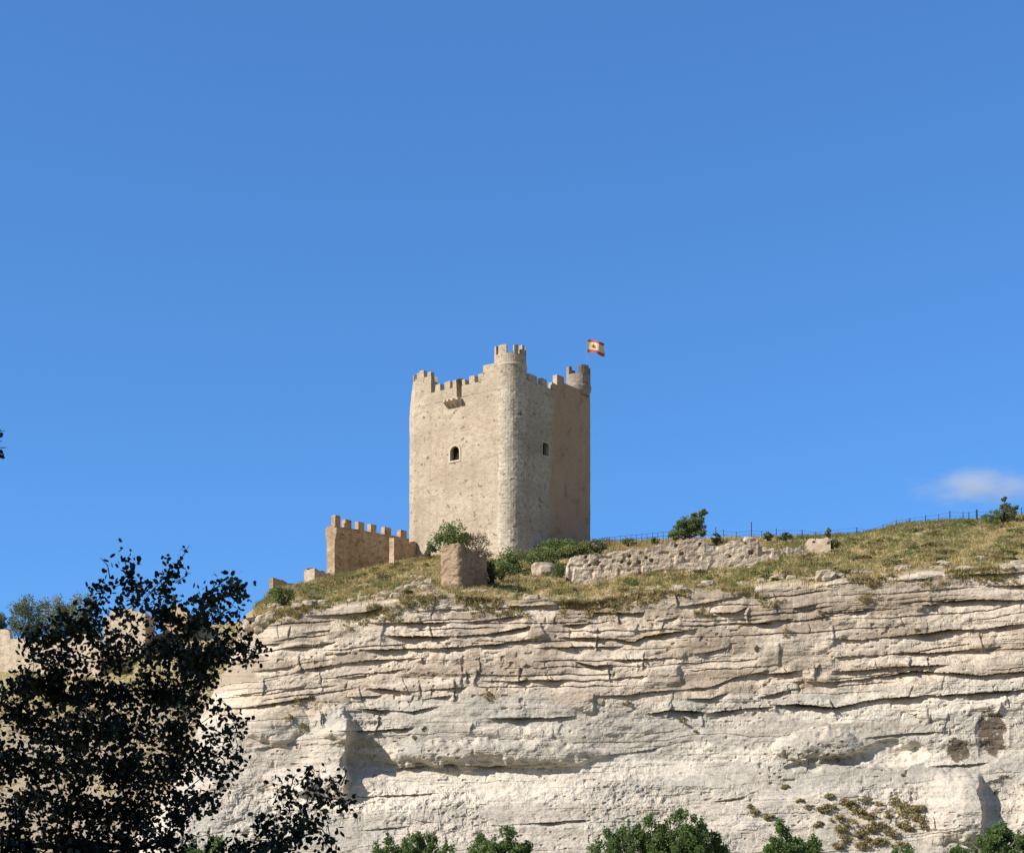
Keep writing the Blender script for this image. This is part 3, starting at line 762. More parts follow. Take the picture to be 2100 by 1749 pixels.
def drum(cu, cw, prof, name, m_, n=40, amp=0.05, seed=300, a0=0, hollow=None):
    """a round turret from a profile of (radius, z); hollow=(inner radius, floor z) opens its top"""
    prof2 = []
    for (r1, z1), (r2, z2) in zip(prof[:-1], prof[1:]):
        k = max(1, int(abs(z2 - z1) / 0.4))
        for i in range(k): prof2.append((r1 + (r2 - r1) * i / k, z1 + (z2 - z1) * i / k))
    prof2.append(prof[-1])
    V = []
    for (r, z) in prof2:
        for j in range(n + 1):
            t = 2 * pi * (j % n) / n
            d = amp * float(fbm(3 * cos(t) + 5, 3 * sin(t) + z / 0.9, seed, 3)) + 0.0
            V.append(K(cu, cw, z) + np.array([cos(t), sin(t), 0]) * (r + d))
    V = np.array(V).reshape(len(prof2), n + 1, 3)
    mb = MB().add_grid(V)
    rt = prof[-1][0]; zt = prof[-1][1]
    ring = lambda r, z: np.array([K(cu, cw, z) + np.array([cos(2 * pi * (j % n) / n), sin(2 * pi * (j % n) / n), 0]) * r for j in range(n + 1)])
    if hollow:
        mb.add_grid(np.stack([V[-1], ring(hollow[0], zt), ring(hollow[0], hollow[1])]))
        mb.add(ring(hollow[0], hollow[1])[:n], [list(range(n))])
    else:
        mb.add(V[-1][:n], [list(range(n))])
    return mb.build(name, m_, keep)
def drum_merlons(cu, cw, ro, ri, z0, z1, spans, parent, m_):
    for t0, t1 in spans:                             # angles in degrees, 0 = towards the camera, + to the right
        mb = MB(); V = []; k = 5
        for z in (z0, z1):
            jz = R_.uniform(-.05, .08) if z == z1 else 0
            for i in range(k):
                t = radians(t0 + (t1 - t0) * i / (k - 1))
                for r in (ro, ri): V.append(K(cu, cw, z + jz) + np.array([sin(t), -cos(t), 0]) * r)
        o = 2 * k; fs = []
        for i in range(k - 1):
            a, b, c, d = 2 * i, 2 * i + 1, 2 * i + 3, 2 * i + 2
            fs += [[o + a, o + b, o + c, o + d], [a, o + a, o + d, d], [b, c, o + c, o + b]]
        fs += [[0, 1, o + 1, o], [2 * k - 2, o + 2 * k - 2, o + 2 * k - 1, 2 * k - 1]]
        mb.add(V, fs).build('merlon', m_, parent)
tf = drum(RC, RC, [(1.94, Z0), (1.93, 45), (1.91, 58.55)], 'corner_turret', M['rubble'], amp=0.05, seed=310)
tf['label'] = 'tallest turret, on the near corner'
ringm = drum(RC, RC, [(1.91, 58.55), (1.95, 58.62), (1.95, 58.82), (1.86, 58.88)], 'string_course', M['ashlar'], amp=0.02)
top = drum(RC, RC, [(1.86, 58.88), (1.84, 59.9)], 'turret_top', M['keep'], amp=0.03, hollow=(1.3, 58.8))
drum_merlons(RC, RC, 1.84, 1.30, 59.9, 60.9, [(-92, -62), (-48, -14), (14, 30), (48, 64), (76, 100), (125, 160), (185, 215), (235, 258)], top, M['keep'])
tl = drum(KU - RC, RC, [(1.94, Z0), (1.93, 50), (1.9, 55.0), (1.78, 57.0), (1.50, 59.2)], 'corner_turret', M['keep'], amp=0.05, seed=320, hollow=(0.95, 57.6))
tl['label'] = 'low rounded turret on the far left corner'
drum_merlons(KU - RC, RC, 1.46, 0.95, 59.2, 60.1, [(-105, -72), (-40, -15), (20, 50), (90, 130), (170, 215)], tl, M['keep'])
tr = drum(0.9, 14.2, [(1.25, 58.0), (1.5, 58.55), (1.56, 58.9), (1.56, 59.1), (1.48, 59.16), (1.46, 60.45)], 'corner_turret', M['shadedturret'], amp=0.03, seed=330, hollow=(1.0, 59.6))
tr['label'] = 'bulging corbelled turret on the right corner'
drum_merlons(0.9, 14.2, 1.46, 1.0, 60.45, 61.45, [(-95, -54), (-2, 56), (68, 100), (130, 170), (200, 240)], tr, M['shadedturret'])

# ------------------------------------------------------------------ flag
fp = K(0.9, 14.2, 0); fY = fp[1]
zt_ = z_of(696, fY); fx = (1204 - CX) * fY / F
flag = thing('flag', (fx, fY, 60.6), 'red and yellow striped flag flying from a thin pole above the right corner turret', 'flag')
MB().tube([(fx, fY, 59.6), (fx, fY, zt_ + 0.15)], [0.02, 0.012], 8).build('pole', M['pole'], flag)
mr, t, b, o = mat('red_cloth'); t.links.new(mix(t, noise(t, pos(t), 2.0), (0.42, 0.10, 0.09), (0.50, 0.15, 0.13)), b.inputs['Base Color'])
my, t, b, o = mat('yellow_cloth'); t.links.new(mix(t, noise(t, pos(t), 2.0), (0.80, 0.66, 0.40), (0.84, 0.74, 0.52)), b.inputs['Base Color'])
nu, nv = 24, 16; fw, fh = 2.05, 1.6
fl = MB()
for i in range(nv):
    for j in range(nu):
        q = []
        for (jj, ii) in ((j, i), (j + 1, i), (j + 1, i + 1), (j, i + 1)):
            s, v_ = jj / nu, ii / nv
            q.append((fx + 0.05 + s * fw * (1 - 0.03 * sin(6 * v_)), fY + 0.22 * sin(7 * s + 1.2 * v_) * s ** .5, zt_ - 0.02 - v_ * fh - 0.34 * s + 0.10 * sin(5.5 * s)))
        fl.add(q, [[0, 1, 2, 3]], 0 if (i < nv // 5 or i >= 4 * nv // 5) else 1)
cloth = fl.build('cloth', [mr, my], flag)
em = MB()                                            # the coat of arms: a crowned shield between two pillars
def on_flag(s, v_): return (fx + 0.05 + s * fw, fY + 0.22 * sin(7 * s + 1.2 * v_) * s ** .5 - 0.03, zt_ - 0.02 - v_ * fh - 0.34 * s + 0.10 * sin(5.5 * s))
em.add([on_flag(*q) for q in ((.30, .40), (.42, .40), (.42, .58), (.36, .67), (.30, .58))], [[0, 1, 2, 3, 4]])
em.add([on_flag(*q) for q in ((.31, .32), (.36, .29), (.41, .32), (.40, .375), (.32, .375))], [[0, 1, 2, 3, 4]])
em.add([on_flag(*q) for q in ((.25, .38), (.275, .38), (.275, .64), (.25, .64))], [[0, 1, 2, 3]])
em.add([on_flag(*q) for q in ((.445, .38), (.47, .38), (.47, .64), (.445, .64))], [[0, 1, 2, 3]])
em.build('coat_of_arms', plain('emblem_red', (0.30, 0.05, 0.04)), cloth)

# ------------------------------------------------------------------ walls around the keep
def wall_block(name, label, cat, px0, py_top, len2, thick, Y, z_bot, m_, top_drop=0.0, amp=0.12, seed=0, group=None, rag=0.15):
    """a length of wall turned like the keep: its near edge stands in column px0, it runs back to the right (len2) and back to the left (thick)"""
    A = np.array([(px0 - CX) * Y / F, Y, 0]); zt = z_of(py_top, Y)
    t_ = thing(name, A + up * z_bot, label, cat, group)
    mb = MB(); st = 0.22
    def panel(f, L_, sd):
        na = max(3, int(L_ / st)); nz = max(3, int((zt - z_bot) / st))
        a = np.linspace(0, L_, na)[None, :]; s = np.linspace(0, 1, nz)[:, None]
        topz = zt - top_drop * a / max(L_, .01) * (1 if sd == 0 else 0) + rag * np.round(2 * vn(a / 0.5, a * 0 + seed, seed + 3)) / 2
        z = z_bot + (topz - z_bot) * s
        d = amp * fbm(a / 0.7 + 9 * sd, z / 0.6, seed + sd, 3) * sstep(0, .25, a) * sstep(0, .25, L_ - a)
        V = np.stack([f(a[0, j], d[i, j], z[i, j]) for i in range(nz) for j in range(na)]).reshape(nz, na, 3)
        mb.add_grid(V); return V
    V1 = panel(lambda a, d, z: A + e2 * a - e1 * d + up * z, len2, 0)
    V2 = panel(lambda a, d, z: A + e1 * a - e2 * d + up * z, thick, 1)
    V3 = V1 + e1 * thick; mb.add_grid(V3); mb.add_grid(np.stack([V1[-1], V3[-1]]))
    V4 = V2 + e2 * len2; mb.add_grid(V4)
    mb.build('wall', m_, t_)
    return t_, A, zt
# tall rampart left of the keep
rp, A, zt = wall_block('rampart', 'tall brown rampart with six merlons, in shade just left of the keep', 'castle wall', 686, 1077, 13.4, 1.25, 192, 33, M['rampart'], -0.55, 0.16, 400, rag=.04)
for s, wd, hgt in ((0.1, 0.9, 1.25), (1.85, 1.05, 1.0), (4.15, 1.05, 1.0), (6.35, 1.05, 1.0), (8.9, 1.2, .95), (11.8, 1.2, .95)):
    c = []
    for z in (zt - .25, zt + hgt + .04 * s):
        for (a, b) in ((s, 0.0), (s, 0.62), (s + wd, 0.62), (s + wd, 0.0)): c.append(A + e2 * a + e1 * b + up * z + rng.uniform(-.04, .04, 3))
    MB().add(c, [[0, 1, 2, 3], [4, 5, 6, 7], [0, 1, 5, 4], [1, 2, 6, 5], [2, 3, 7, 6], [3, 0, 4, 7]]).build('merlon', M['rampart'], rp)
cb = MB()                                            # corbelled swelling under its top
prof = [(0.0, -2.6), (0.12, -1.6), (0.30, -0.9), (0.34, -0.3), (0.0, -0.25)]
for (d1, z1), (d2, z2) in zip(prof[:-1], prof[1:]):
    cb.add([A + e2 * 0 - e1 * d1 + up * (zt + z1), A + e2 * 13.2 - e1 * d1 * .6 + up * (zt + z1 + .5), A + e2 * 13.2 - e1 * d2 * .6 + up * (zt + z2 + .5), A - e1 * d2 + up * (zt + z2)], [[0, 1, 2, 3]])
    cb.add([A - e1 * d1 - e2 * d1 * .0 + up * (zt + z1), A + e1 * 1.2 - e2 * d1 + up * (zt + z1), A + e1 * 1.2 - e2 * d2 + up * (zt + z2), A - e1 * d2 + up * (zt + z2)], [[0, 1, 2, 3]])
cb.build('machicolation', M['rampart'], rp)
# round bastion in front of its right end
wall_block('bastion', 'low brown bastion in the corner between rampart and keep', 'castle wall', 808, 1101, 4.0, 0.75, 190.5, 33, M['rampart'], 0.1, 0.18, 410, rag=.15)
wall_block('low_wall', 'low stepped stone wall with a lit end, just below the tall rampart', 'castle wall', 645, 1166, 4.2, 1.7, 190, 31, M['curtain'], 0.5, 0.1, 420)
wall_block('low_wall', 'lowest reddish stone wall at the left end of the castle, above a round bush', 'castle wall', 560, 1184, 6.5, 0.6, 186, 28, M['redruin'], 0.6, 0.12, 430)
# broken turret below the keep
Yb = 161.0; cxb = (952 - CX) * Yb / F; z_b0 = z_of(1250, Yb)
brk = thing('broken_turret', (cxb, Yb, z_b0), 'broken turret of reddish stone below the keep shrub, one side sunlit, one dark', 'ruin')
mb = MB(); nz, nt_ = 44, 96
VV = np.zeros((nz, nt_ + 1, 3))
for j in range(nt_ + 1):
    t = 2 * pi * (j % nt_) / nt_
    d_ = np.array([cos(t), sin(t)])
    r = 1.0 / ((abs(d_ @ e1[:2]) / 1.42) ** 5 + (abs(d_ @ e2[:2]) / 2.4) ** 5) ** (1 / 5)
    x_, y_ = cxb + r * d_[0], Yb + r * d_[1]
    colx = CX + x_ * F / y_
    pyt = np.interp(colx, [898, 905, 940, 952, 975, 1000, 1010], [1124, 1119, 1117, 1121, 1136, 1143, 1148]) + 3 * float(np.round(2 * vn(j * .3, 1, 6)) / 2)
    zt2 = z_of(pyt, y_)
    for i in range(nz):
        z = z_b0 + (zt2 - z_b0) * i / (nz - 1)
        dd = 0.12 * float(fbm(j * .25, z / .32, 440, 3))
        VV[i, j] = (x_ + dd * d_[0], y_ + dd * d_[1], z)
VV[:, -1] = VV[:, 0]
mb.add_grid(VV)
inn = VV[-1].copy(); inn[:, :2] = np.array([cxb, Yb]) + (inn[:, :2] - np.array([cxb, Yb])) * .65
low_ = inn.copy(); low_[:, 2] -= 1.2
mb.add_grid(np.stack([VV[-1], inn, low_])); mb.add(low_[:nt_], [list(range(nt_))])
mb.build('wall', M['redruin'], brk)

def ruin_wall(name, label, cat, top, bot, m_, thick=0.9, seed=0, holes=(), dY=0.0, pit=0.14):
    top = np.array(top, float); bot = np.array(bot, float)
    x0, x1 = top[0, 0], top[-1, 0]
    cols = np.arange(x0, x1 + .1, 1.7); n_ = len(cols); nz = 40
    pt = np.interp(cols, top[:, 0], top[:, 1]) + 1.3 * np.round(1.5 * vn(cols / 5, cols * 0, seed + 1)); pb = np.interp(cols, bot[:, 0], bot[:, 1])
    base = np.array([on_hill(c, p) for c, p in zip(cols, pb)])
    Ys_ = np.convolve(np.pad(base[:, 1], 20, mode='edge'), np.ones(41) / 41, 'valid')
    Yw = np.polyval(np.polyfit(cols, base[:, 1], 1), cols); Yw = Yw - max(0, (Yw - Ys_).max() - .6)
    s = np.linspace(0, 1, nz)[:, None]
    py = (pb + 20) + (pt - pb - 20) * s
    pxg = cols[None, :] + 0 * py
    wx = (pxg - CX) * .05; wz = -py * .05
    d = 0.07 * fbm(wx / 0.7, wz / 0.5, seed, 3) + 0.12 * fbm(wx / 4, wz / 3, seed + 5, 2) + .04 * np.round(2 * vn(wx / .45, wz / .3, seed + 3)) / 2
    pn = vn(wx / 0.55, wz / 0.45, seed + 9)
    d = d - pit * sstep(.45, .7, pn)
    for (hx_, hy_, hr) in holes:
        d = d - 0.55 * sstep(1.15, .4, (1 + .35 * vn(pxg / 2.5, py / 2.5, seed + 21)) * np.hypot((pxg - hx_) / hr, (py - hy_) / (hr * .8)))
    d = d - 0.5 * s                                   # leans back a little
    Yg = Yw[None, :] - d
    V = np.stack([(pxg - CX) * Yg / F, Yg, CZ + (HY - py) * Yg / F], -1)
    c0_ = V[0, n_ // 2]
    t_ = thing(name, c0_, label, cat)
    B = V[-1].copy(); B[:, 1] += thick
    B2 = V[0].copy(); B2[:, 1] += thick + 1.0
    mb = MB().add_grid(V).add_grid(np.stack([V[-1], B, B2]))
    for j in (0, -1): mb.add(np.concatenate([V[:, j], [B2[j]], [B[j]]][:1] + [np.array([B[j], B2[j]])]), [list(range(nz + 2))])
    mb.build('wall', m_, t_)
    return t_
z6 = lambda L_: [(1137.5 + a * .2396, 1006.3 + b * .2396) for a, b in L_]
ruin_wall('ruined_wall', 'long ruined rubble wall full of holes on the grassy slope right of the keep', 'ruin',
          z6([(98, 655), (112, 615), (135, 575), (170, 555), (420, 532), (640, 500), (800, 490), (960, 440), (1080, 420), (1160, 405), (1280, 412), (1340, 470), (1420, 475), (1500, 432), (1620, 397), (1740, 405), (1765, 480), (1880, 490), (1925, 540)]),
          z6([(98, 650), (190, 735), (500, 745), (760, 738), (960, 695), (1100, 650), (1300, 622), (1600, 604), (1700, 605), (1925, 580)]),
          M['ruin'], 0.9, 500, dY=-1.2, holes=[(1137.5 + a * .2396, 1006.3 + b * .2396, r) for a, b, r in ((360, 620, 8), (265, 570, 4), (640, 625, 5), (720, 615, 5), (830, 597, 5), (575, 610, 3.5), (785, 575, 3.5), (1085, 540, 5), (1040, 470, 4), (1680, 530, 6), (640, 560, 4), (300, 635, 4), (1500, 560, 4), (1250, 450, 3))])
z7 = lambda L_: [(1586 + a * .2448, 929.7 + b * .2448) for a, b in L_]
ruin_wall('ruined_wall', 'short squarish stump of rubble wall near the middle of the right-hand ridge', 'ruin',
          z7([(285, 735), (300, 712), (460, 706), (480, 740)]), z7([(285, 838), (480, 850)]), M['ruindark'], 1.4, 520, ((1670, 1112, 3),), 0, .14)
ruin_wall('ruined_wall', 'tumbled low strip of pale stones between the long ruined wall and the stump', 'ruin',
          z7([(40, 812), (110, 785), (200, 795), (284, 770)]), z7([(40, 858), (200, 866), (284, 856)]), M['ruindark'], 0.6, 530, (), 0, .16)
# old walls on the hill behind the dark tree
def far_wall(name, label, cat, pts, py_bot, Y, m_, thick=1.2, seed=0, roof=None, turn=0.6):
    """pts: (px, top row) corners of a straight wall standing at distance Y"""
    pts = np.array(pts, float)
    x0, x1 = pts[0, 0], pts[-1, 0]
    t_ = thing(name, P((x0 + x1) / 2, py_bot, Y), label, cat)
    cols = np.linspace(x0, x1, max(8, int((x1 - x0) / 2.5))); nz = 26
    pt = np.interp(cols, pts[:, 0], pts[:, 1]) + .6 * np.round(2 * vn(cols / 4, cols * 0, seed))
    s = np.linspace(0, 1, nz)[:, None]
    py = py_bot + (pt - py_bot) * s; pxg = cols[None, :] + 0 * py
    Yg = Y - 0.15 * fbm(pxg / 14, py / 12, seed, 3) + turn * (x1 - pxg) * .062
    V = np.stack([(pxg - CX) * Yg / F, Yg, CZ + (HY - py) * Yg / F], -1)
    B = V[-1] + [0, thick, 0]; B2 = V[0] + [0, thick, 0]
    mb = MB().add_grid(V).add_grid(np.stack([V[-1], B, B2]))
    for j in (0, -1): mb.add(np.concatenate([V[:, j], np.array([B[j], B2[j]])]), [list(range(nz + 2))])
    mb.build('wall', m_, t_)
    if roof:
        a, b = V[-1, 0], V[-1, -1]; o_ = np.array([.25, 0, 0])
        rb = MB(); h = np.array([0, thick / 2, roof])
        c = [a - o_ + [0, -.3, -.1], b + o_ + [0, -.3, -.1], b + o_ + [0, thick + .3, -.1], a - o_ + [0, thick + .3, -.1], a - o_ + h, b + o_ + h]
        rb.add(c, [[0, 1, 5, 4], [2, 3, 4, 5], [1, 2, 5], [3, 0, 4], [0, 3, 2, 1]])
        rb.build('roof', M['slate'], t_)
    return t_
far_wall('curtain_wall', 'sunlit sandy curtain wall stepping down at the left edge, below the pines', 'castle wall', [(-160, 1286), (-40, 1286), (19, 1291), (20.5, 1309), (140, 1309), (141, 1300), (205, 1300)], 1388, 204, M['curtain'], 1.2, 600)
far_wall('stone_house', 'pale stone house glimpsed through the top of the dark tree', 'house', [(212, 1263), (226, 1262), (227, 1251), (270, 1246), (271, 1253), (298, 1255)], 1345, 206, M['curtain'], 5.5, 610)
far_wall('grey_ruin', 'dull grey stone ruin on the skyline behind the right side of the dark tree', 'ruin', [(336, 1252), (350, 1251), (351, 1240), (374, 1239), (375, 1254), (384, 1256)], 1300, 207, M['rampart'], 3.0, 620)

# ------------------------------------------------------------------ vegetation
def rand_dirs(n):
    v = rng.normal(size=(n, 3)); return v / np.linalg.norm(v, axis=1, keepdims=True)
def leaf_polys(cen, size, k=4, flat=0.0, aspect=0.6, jit=0.35):
    """k-sided leaves of random attitude round the given centres"""
    n = len(cen)
    a = rand_dirs(n); b = np.cross(a, rand_dirs(n)); b /= np.linalg.norm(b, axis=1, keepdims=True)
    if flat: a[:, 2] *= (1 - flat); a /= np.linalg.norm(a, axis=1, keepdims=True)
    s = size * (1 + jit * rng.uniform(-1, 1, n))[:, None]
    if k == 4:
        offs = [(-.5, 0), (-.05, .5 * aspect), (.5, 0), (-.05, -.5 * aspect)]
    elif k == 3:
        offs = [(-.5, .35 * aspect), (.6, 0), (-.5, -.35 * aspect)]
    else:
        offs = [(.55 * cos(2 * pi * i / k) * (1.15 if i == 0 else 1), .5 * aspect * sin(2 * pi * i / k)) for i in range(k)]
    return np.stack([cen + a * s * p + b * s * q for p, q in offs], 1).reshape(-1, 3)
def blob_points(c, r, n, shell=0.55):
    """points in an ellipsoid, denser towards its skin"""
    d = rand_dirs(n); rr = (shell + (1 - shell) * rng.random(n)) ** 0.8
    rr = np.where(rng.random(n) < 0.25, rng.random(n) ** .5, rr)
    return np.asarray(c) + d * rr[:, None] * np.asarray(r)
def clumpy(c, r, nb, per, sub=0.33, shell=0.5):
    """a crown made of nb leaf clumps of uneven size"""
    cs = blob_points(c, np.asarray(r) * (1 - sub * .6), nb, shell)
    out_ = []
    for q in cs:
        k = sub * rng.uniform(.55, 1.25)
        out_.append(blob_points(q, np.asarray(r) * k * np.array([1, 1, .8]), int(per * (k / sub) ** 1.6), .3))
    return np.concatenate(out_), cs

def shrub(name, label, cat, base, r, n_clump, per, leaf, m_, group=None, sub=.36, stem=M['bark'], lean=(0, 0), lift=0.55, twigs=True):
    base = np.asarray(base, float)
    t_ = thing(name, base, label, cat, group)
    c = base + np.array([lean[0], lean[1], r[2] * lift + 0.0])
    pts, cs = clumpy(c, r, n_clump, per, sub)
    pts = pts[pts[:, 2] > base[2] - 0.25]
    MB().add_uniform(leaf_polys(pts, leaf), 4).build('crown', m_, t_)
    if twigs:
        mb = MB()
        for q in cs[: min(9, len(cs))]:
            m1 = base + (q - base) * .5 + rng.normal(size=3) * .08 * r[0]
            mb.tube([base - up * .2, m1, q], [.05 * r[2] ** .5, .035 * r[2] ** .5, .012], 5)
        mb.build('stem', stem, t_)
    return t_

# dry grass and weeds over the slope
g_pts, g_h, g_m = [], [], []
def scatter(n, f_px, f_s, h0, h1, pick):
    for _ in range(n):
        px_ = f_px(); s = f_s()
        j = min(nh - 1, int(np.searchsorted(HPX, px_))); i = int(np.clip(s * (ns - 1), 0, ns - 1))
        j2 = min(nh - 1, j + 1); fr = R_.random(); i2 = min(ns - 1, i + 1); fs_ = R_.random()
        p = (H3[i, j] * (1 - fr) + H3[i, j2] * fr) * (1 - fs_) + (H3[i2, j] * (1 - fr) + H3[i2, j2] * fr) * fs_
        g_pts.append(p); g_h.append(R_.uniform(h0, h1)); g_m.append(pick(p, s))
def pick_grass(p, s):
    if (p[0] > 31 and s > .5) or p[0] < -13:
        if float(vn(p[0] / 4, p[1] / 6, 705)) + R_.uniform(-.5, .5) > .2: return 2
    a = float(vn(p[0] / 5, p[1] / 7, 701)) + .5 * float(vn(p[0] / 1.5, p[1] / 2.5, 702)) + R_.uniform(-.5, .5)
    b = float(vn(p[0] / 9, p[1] / 9, 703)) + R_.uniform(-.4, .4)
    if a > .52: return 2 if b > -.1 else 1
    if a > .18: return 1
    if b > .45: return 3
    return 0
scatter(14000, lambda: R_.uniform(520, 2250), lambda: R_.random() ** 0.9 * .97 + .02, .18, .55, pick_grass)
scatter(2600, lambda: R_.uniform(540, 2250), lambda: R_.uniform(.93, 1.0), .2, .6, pick_grass)
for _ in range(520):                                 # thicker tussocks
    px_ = R_.uniform(560, 2250); s = R_.uniform(.05, 1)
    m0 = R_.choice([1, 1, 2, 2, 0])
    for _k in range(9): scatter(1, lambda: px_ + R_.gauss(0, 6), lambda: float(np.clip(s + R_.gauss(0, .012), 0.01, 1)), .3, .7, lambda p, s_: m0)
_n = 0
while _n < 2600:
    j = R_.randrange(40, NC - 10); i = int(R_.random() ** 2 * 42)
    if float(vn(WX[i, j] / 3.0, WZ[i, j] / 1.2, 710)) + .4 * float(vn(WX[i, j] / .8, WZ[i, j] / .5, 711)) < .05 + i / 70: _n += .15; continue
    g_pts.append(CL[i, j] + [0, -.05, 0]); g_h.append(R_.uniform(.15, .5)); g_m.append(R_.choice([0, 1, 1, 2, 3])); _n += 1
for _ in range(4200):
    i = R_.randrange(30, 89); j = R_.randrange(60, 218)
    if float(vn(LH[i, j, 0] / 5, LH[i, j, 2] / 3, 715)) + R_.uniform(-.5, .5) < -.1: continue
    g_pts.append(LH[i, j] + [R_.uniform(-.15, .15), 0, 0]); g_h.append(R_.uniform(.2, .7)); g_m.append(R_.choice([0, 1, 1, 2, 3]))
GPT = np.array(g_pts); GHT = np.array(g_h); GM = np.array(g_m)
keepmask = np.ones(len(GPT), bool)
rel = GPT - P0; uu = rel @ e1; ww = rel @ e2
keepmask &= ~((uu > -.6) & (uu < KU + 1) & (ww > -.6) & (ww < KL + 1))
GPT, GHT, GM = GPT[keepmask], GHT[keepmask], GM[keepmask]
nb = 9
cen = np.repeat(GPT, nb, 0); hh = np.repeat(GHT, nb); mm = np.repeat(GM, nb)
root = cen + np.c_[rng.normal(0, .10, (len(cen), 2)), np.full(len(cen), -.05)]
tip = root + np.c_[rng.normal(0, .35, (len(cen), 2)) * hh[:, None] * 1.2, hh * rng.uniform(.6, 1.1, len(cen))]
sd = rand_dirs(len(cen)); sd[:, 2] = 0; sd *= .05
grass = MB().add_uniform(np.stack([root - sd, root + sd, tip], 1).reshape(-1, 3), 3, mm).build('dry_grass', [M['g_straw'], M['g_olive'], M['g_green'], M['g_brown']])
tag(grass, kind='stuff')

# shrubs round the keep and along the ridge
hp = on_hill
shrub('shrub', 'large bright green shrub against the sunlit foot of the keep', 'shrub', P(925, 1136, 180), (2.75, 1.8, 2.35), 60, 80, .24, M['leaf_shrub'], lift=.72)
shrub('shrub', 'small grey-green shrub at the far left foot of the keep, beside the large one', 'shrub', P(880, 1138, 180), (.8, .7, .85), 12, 60, .2, M['leaf_grey'], lift=.7)
shrub('shrub', 'brownish leafless shrub between the green shrub and the keep corner', 'shrub', P(980, 1138, 180), (1.7, 1.2, 1.9), 34, 40, .17, M['twig'], lift=.7)
shrub('shrub', 'tangle of bare twigs hanging behind the broken turret', 'shrub', P(985, 1141, 172), (1.4, .8, .7), 16, 40, .2, M['twig'], lift=.3)
shrub('bush', 'dark green bush in shade at the near corner of the keep', 'bush', P(1052, 1166, 174), (1.9, 1.3, 1.6), 34, 60, .22, M['leaf_shrub'], lift=.6)
shrub('bush', 'broad yellow-green bush under the shaded wall of the keep', 'bush', P(1165, 1142, 180), (3.3, 1.4, 1.5), 56, 60, .22, M['leaf_shrub'], lift=.6)
shrub('bush', 'dark bush added to deepen the shade on the right side of the broken turret', 'bush', P(1004, 1200, 163), (.9, .8, 1.5), 20, 50, .2, M['leaf_dim'], lift=.7)  # dark bush put in for the darkness on the turret's right side
shrub('bush', 'green bush spilling down between a pale boulder and the keep', 'bush', P(1110, 1164, 176), (2.3, 1.3, 1.6), 44, 60, .22, M['leaf_shrub'], lift=.6)
shrub('bush', 'green bush just right of the keep where the long ruined wall begins', 'bush', P(1222, 1130, 180), (1.5, 1.0, .95), 22, 60, .2, M['leaf_grey'], lift=.6)
shrub('bush', 'hanging green bush at the left end of the long ruined wall', 'bush', P(1143, 1184, 168), (1.1, .8, 1.3), 18, 55, .2, M['leaf_shrub'], lift=.6)
shrub('bush', 'dark bush below the pale boulder, right of the broken turret', 'bush', P(1028, 1184, 166), (1.6, 1.0, 1.3), 26, 55, .2, M['leaf_shrub'], lift=.6)
shrub('bush', 'round green bush hiding the foot of the lowest castle wall at left', 'bush', P(580, 1242, 156), (1.5, 1.1, 1.25), 32, 60, .2, M['leaf_shrub'], lift=.75)
# wind-bent tree on the ridge
def ridge_tree(label, base, blobs, m_, per=120, leaf=.2):
    t_ = thing('windswept_tree', base, label, 'tree')
    mb = MB(); pts = []
    for (dx, dz, r) in blobs:
        q = base + np.array([dx, R_.uniform(-.5, .5), dz])
        p_, cs = clumpy(q, (r, r, r * .8), 9, per, .5)
        pts.append(p_)
        mb.tube([base - up * .3, base + np.array([dx * .35, 0, dz * .5]), q], [.13, .09, .02], 6)
    mb.build('trunk', M['bark'], t_)
    MB().add_uniform(leaf_polys(np.concatenate(pts), leaf), 4).build('crown', m_, t_)
ridge_tree('windswept green tree leaning right on the ridge, the biggest between keep and right edge', P(1408, 1106, 184), [(-.9, .9, 1.05), (0, .9, 1.2), (.9, 1.0, 1.1), (.2, 1.9, 1.1), (1.2, 2.2, .95), (1.5, 1.5, .9), (1.75, 2.95, .55), (-1.5, .4, .8), (1.9, .7, .6), (-.7, 1.7, .7), (2.0, 3.3, .25), (.9, 2.9, .45)], M['leaf_shrub'], 95)
ridge_tree('dark spiky tree standing on the crest near the right edge', P(2058, 1068, 186), [(0, .8, 1.1), (-.8, .6, .9), (.6, 1.0, 1.0), (.2, 1.7, .8), (.9, 1.3, .6), (.1, 2.5, .4), (.9, .5, .8), (1.4, 1.5, .35)], M['leaf_grey'], 60, .2)
shrub('bush', 'pale green bush at the foot of the dark spiky tree', 'bush', P(2030, 1070, 184), (1.4, 1, .9), 16, 50, .18, M['leaf_shrub'], lift=.6)
shrub('bush', 'small upright green bush alone on the skyline left of the stump', 'bush', P(1699, 1101, 188), (.55, .5, .75), 9, 50, .18, M['leaf_shrub'], lift=.8)
for a, b, r, lb in ((1575, 1104, .9, 'rounded grey-green bush on the skyline above the long ruined wall, left of a pair'), (1610, 1103, 1.0, 'rounded grey-green bush on the skyline above the long ruined wall, right of a pair'),
                    (1290, 1117, 1.1, 'low dark bush on the skyline above the left part of the ruined wall'), (1470, 1108, 1.0, 'olive bush on the skyline right of the windswept tree'),
                    (1345, 1110, .8, 'dark little bush at the left foot of the windswept tree')):
    shrub('bush', lb, 'bush', P(a, b + 2, 186), (r, .7, r * .62), 14, 46, .19, M['leaf_grey'] if 'grey' in lb else M['leaf_shrub'], lift=.6)
shrub('bush', 'green bush in front of the right end of the long ruined wall', 'bush', P(1560, 1150, 170), (.9, .7, .7), 12, 50, .2, M['leaf_olive'], lift=.5)
shrub('bush', 'dark bush overhanging the right side of the wall stump', 'bush', P(1708, 1122, 174), (.8, .7, .8), 10, 50, .2, M['leaf_shrub'], lift=.5)
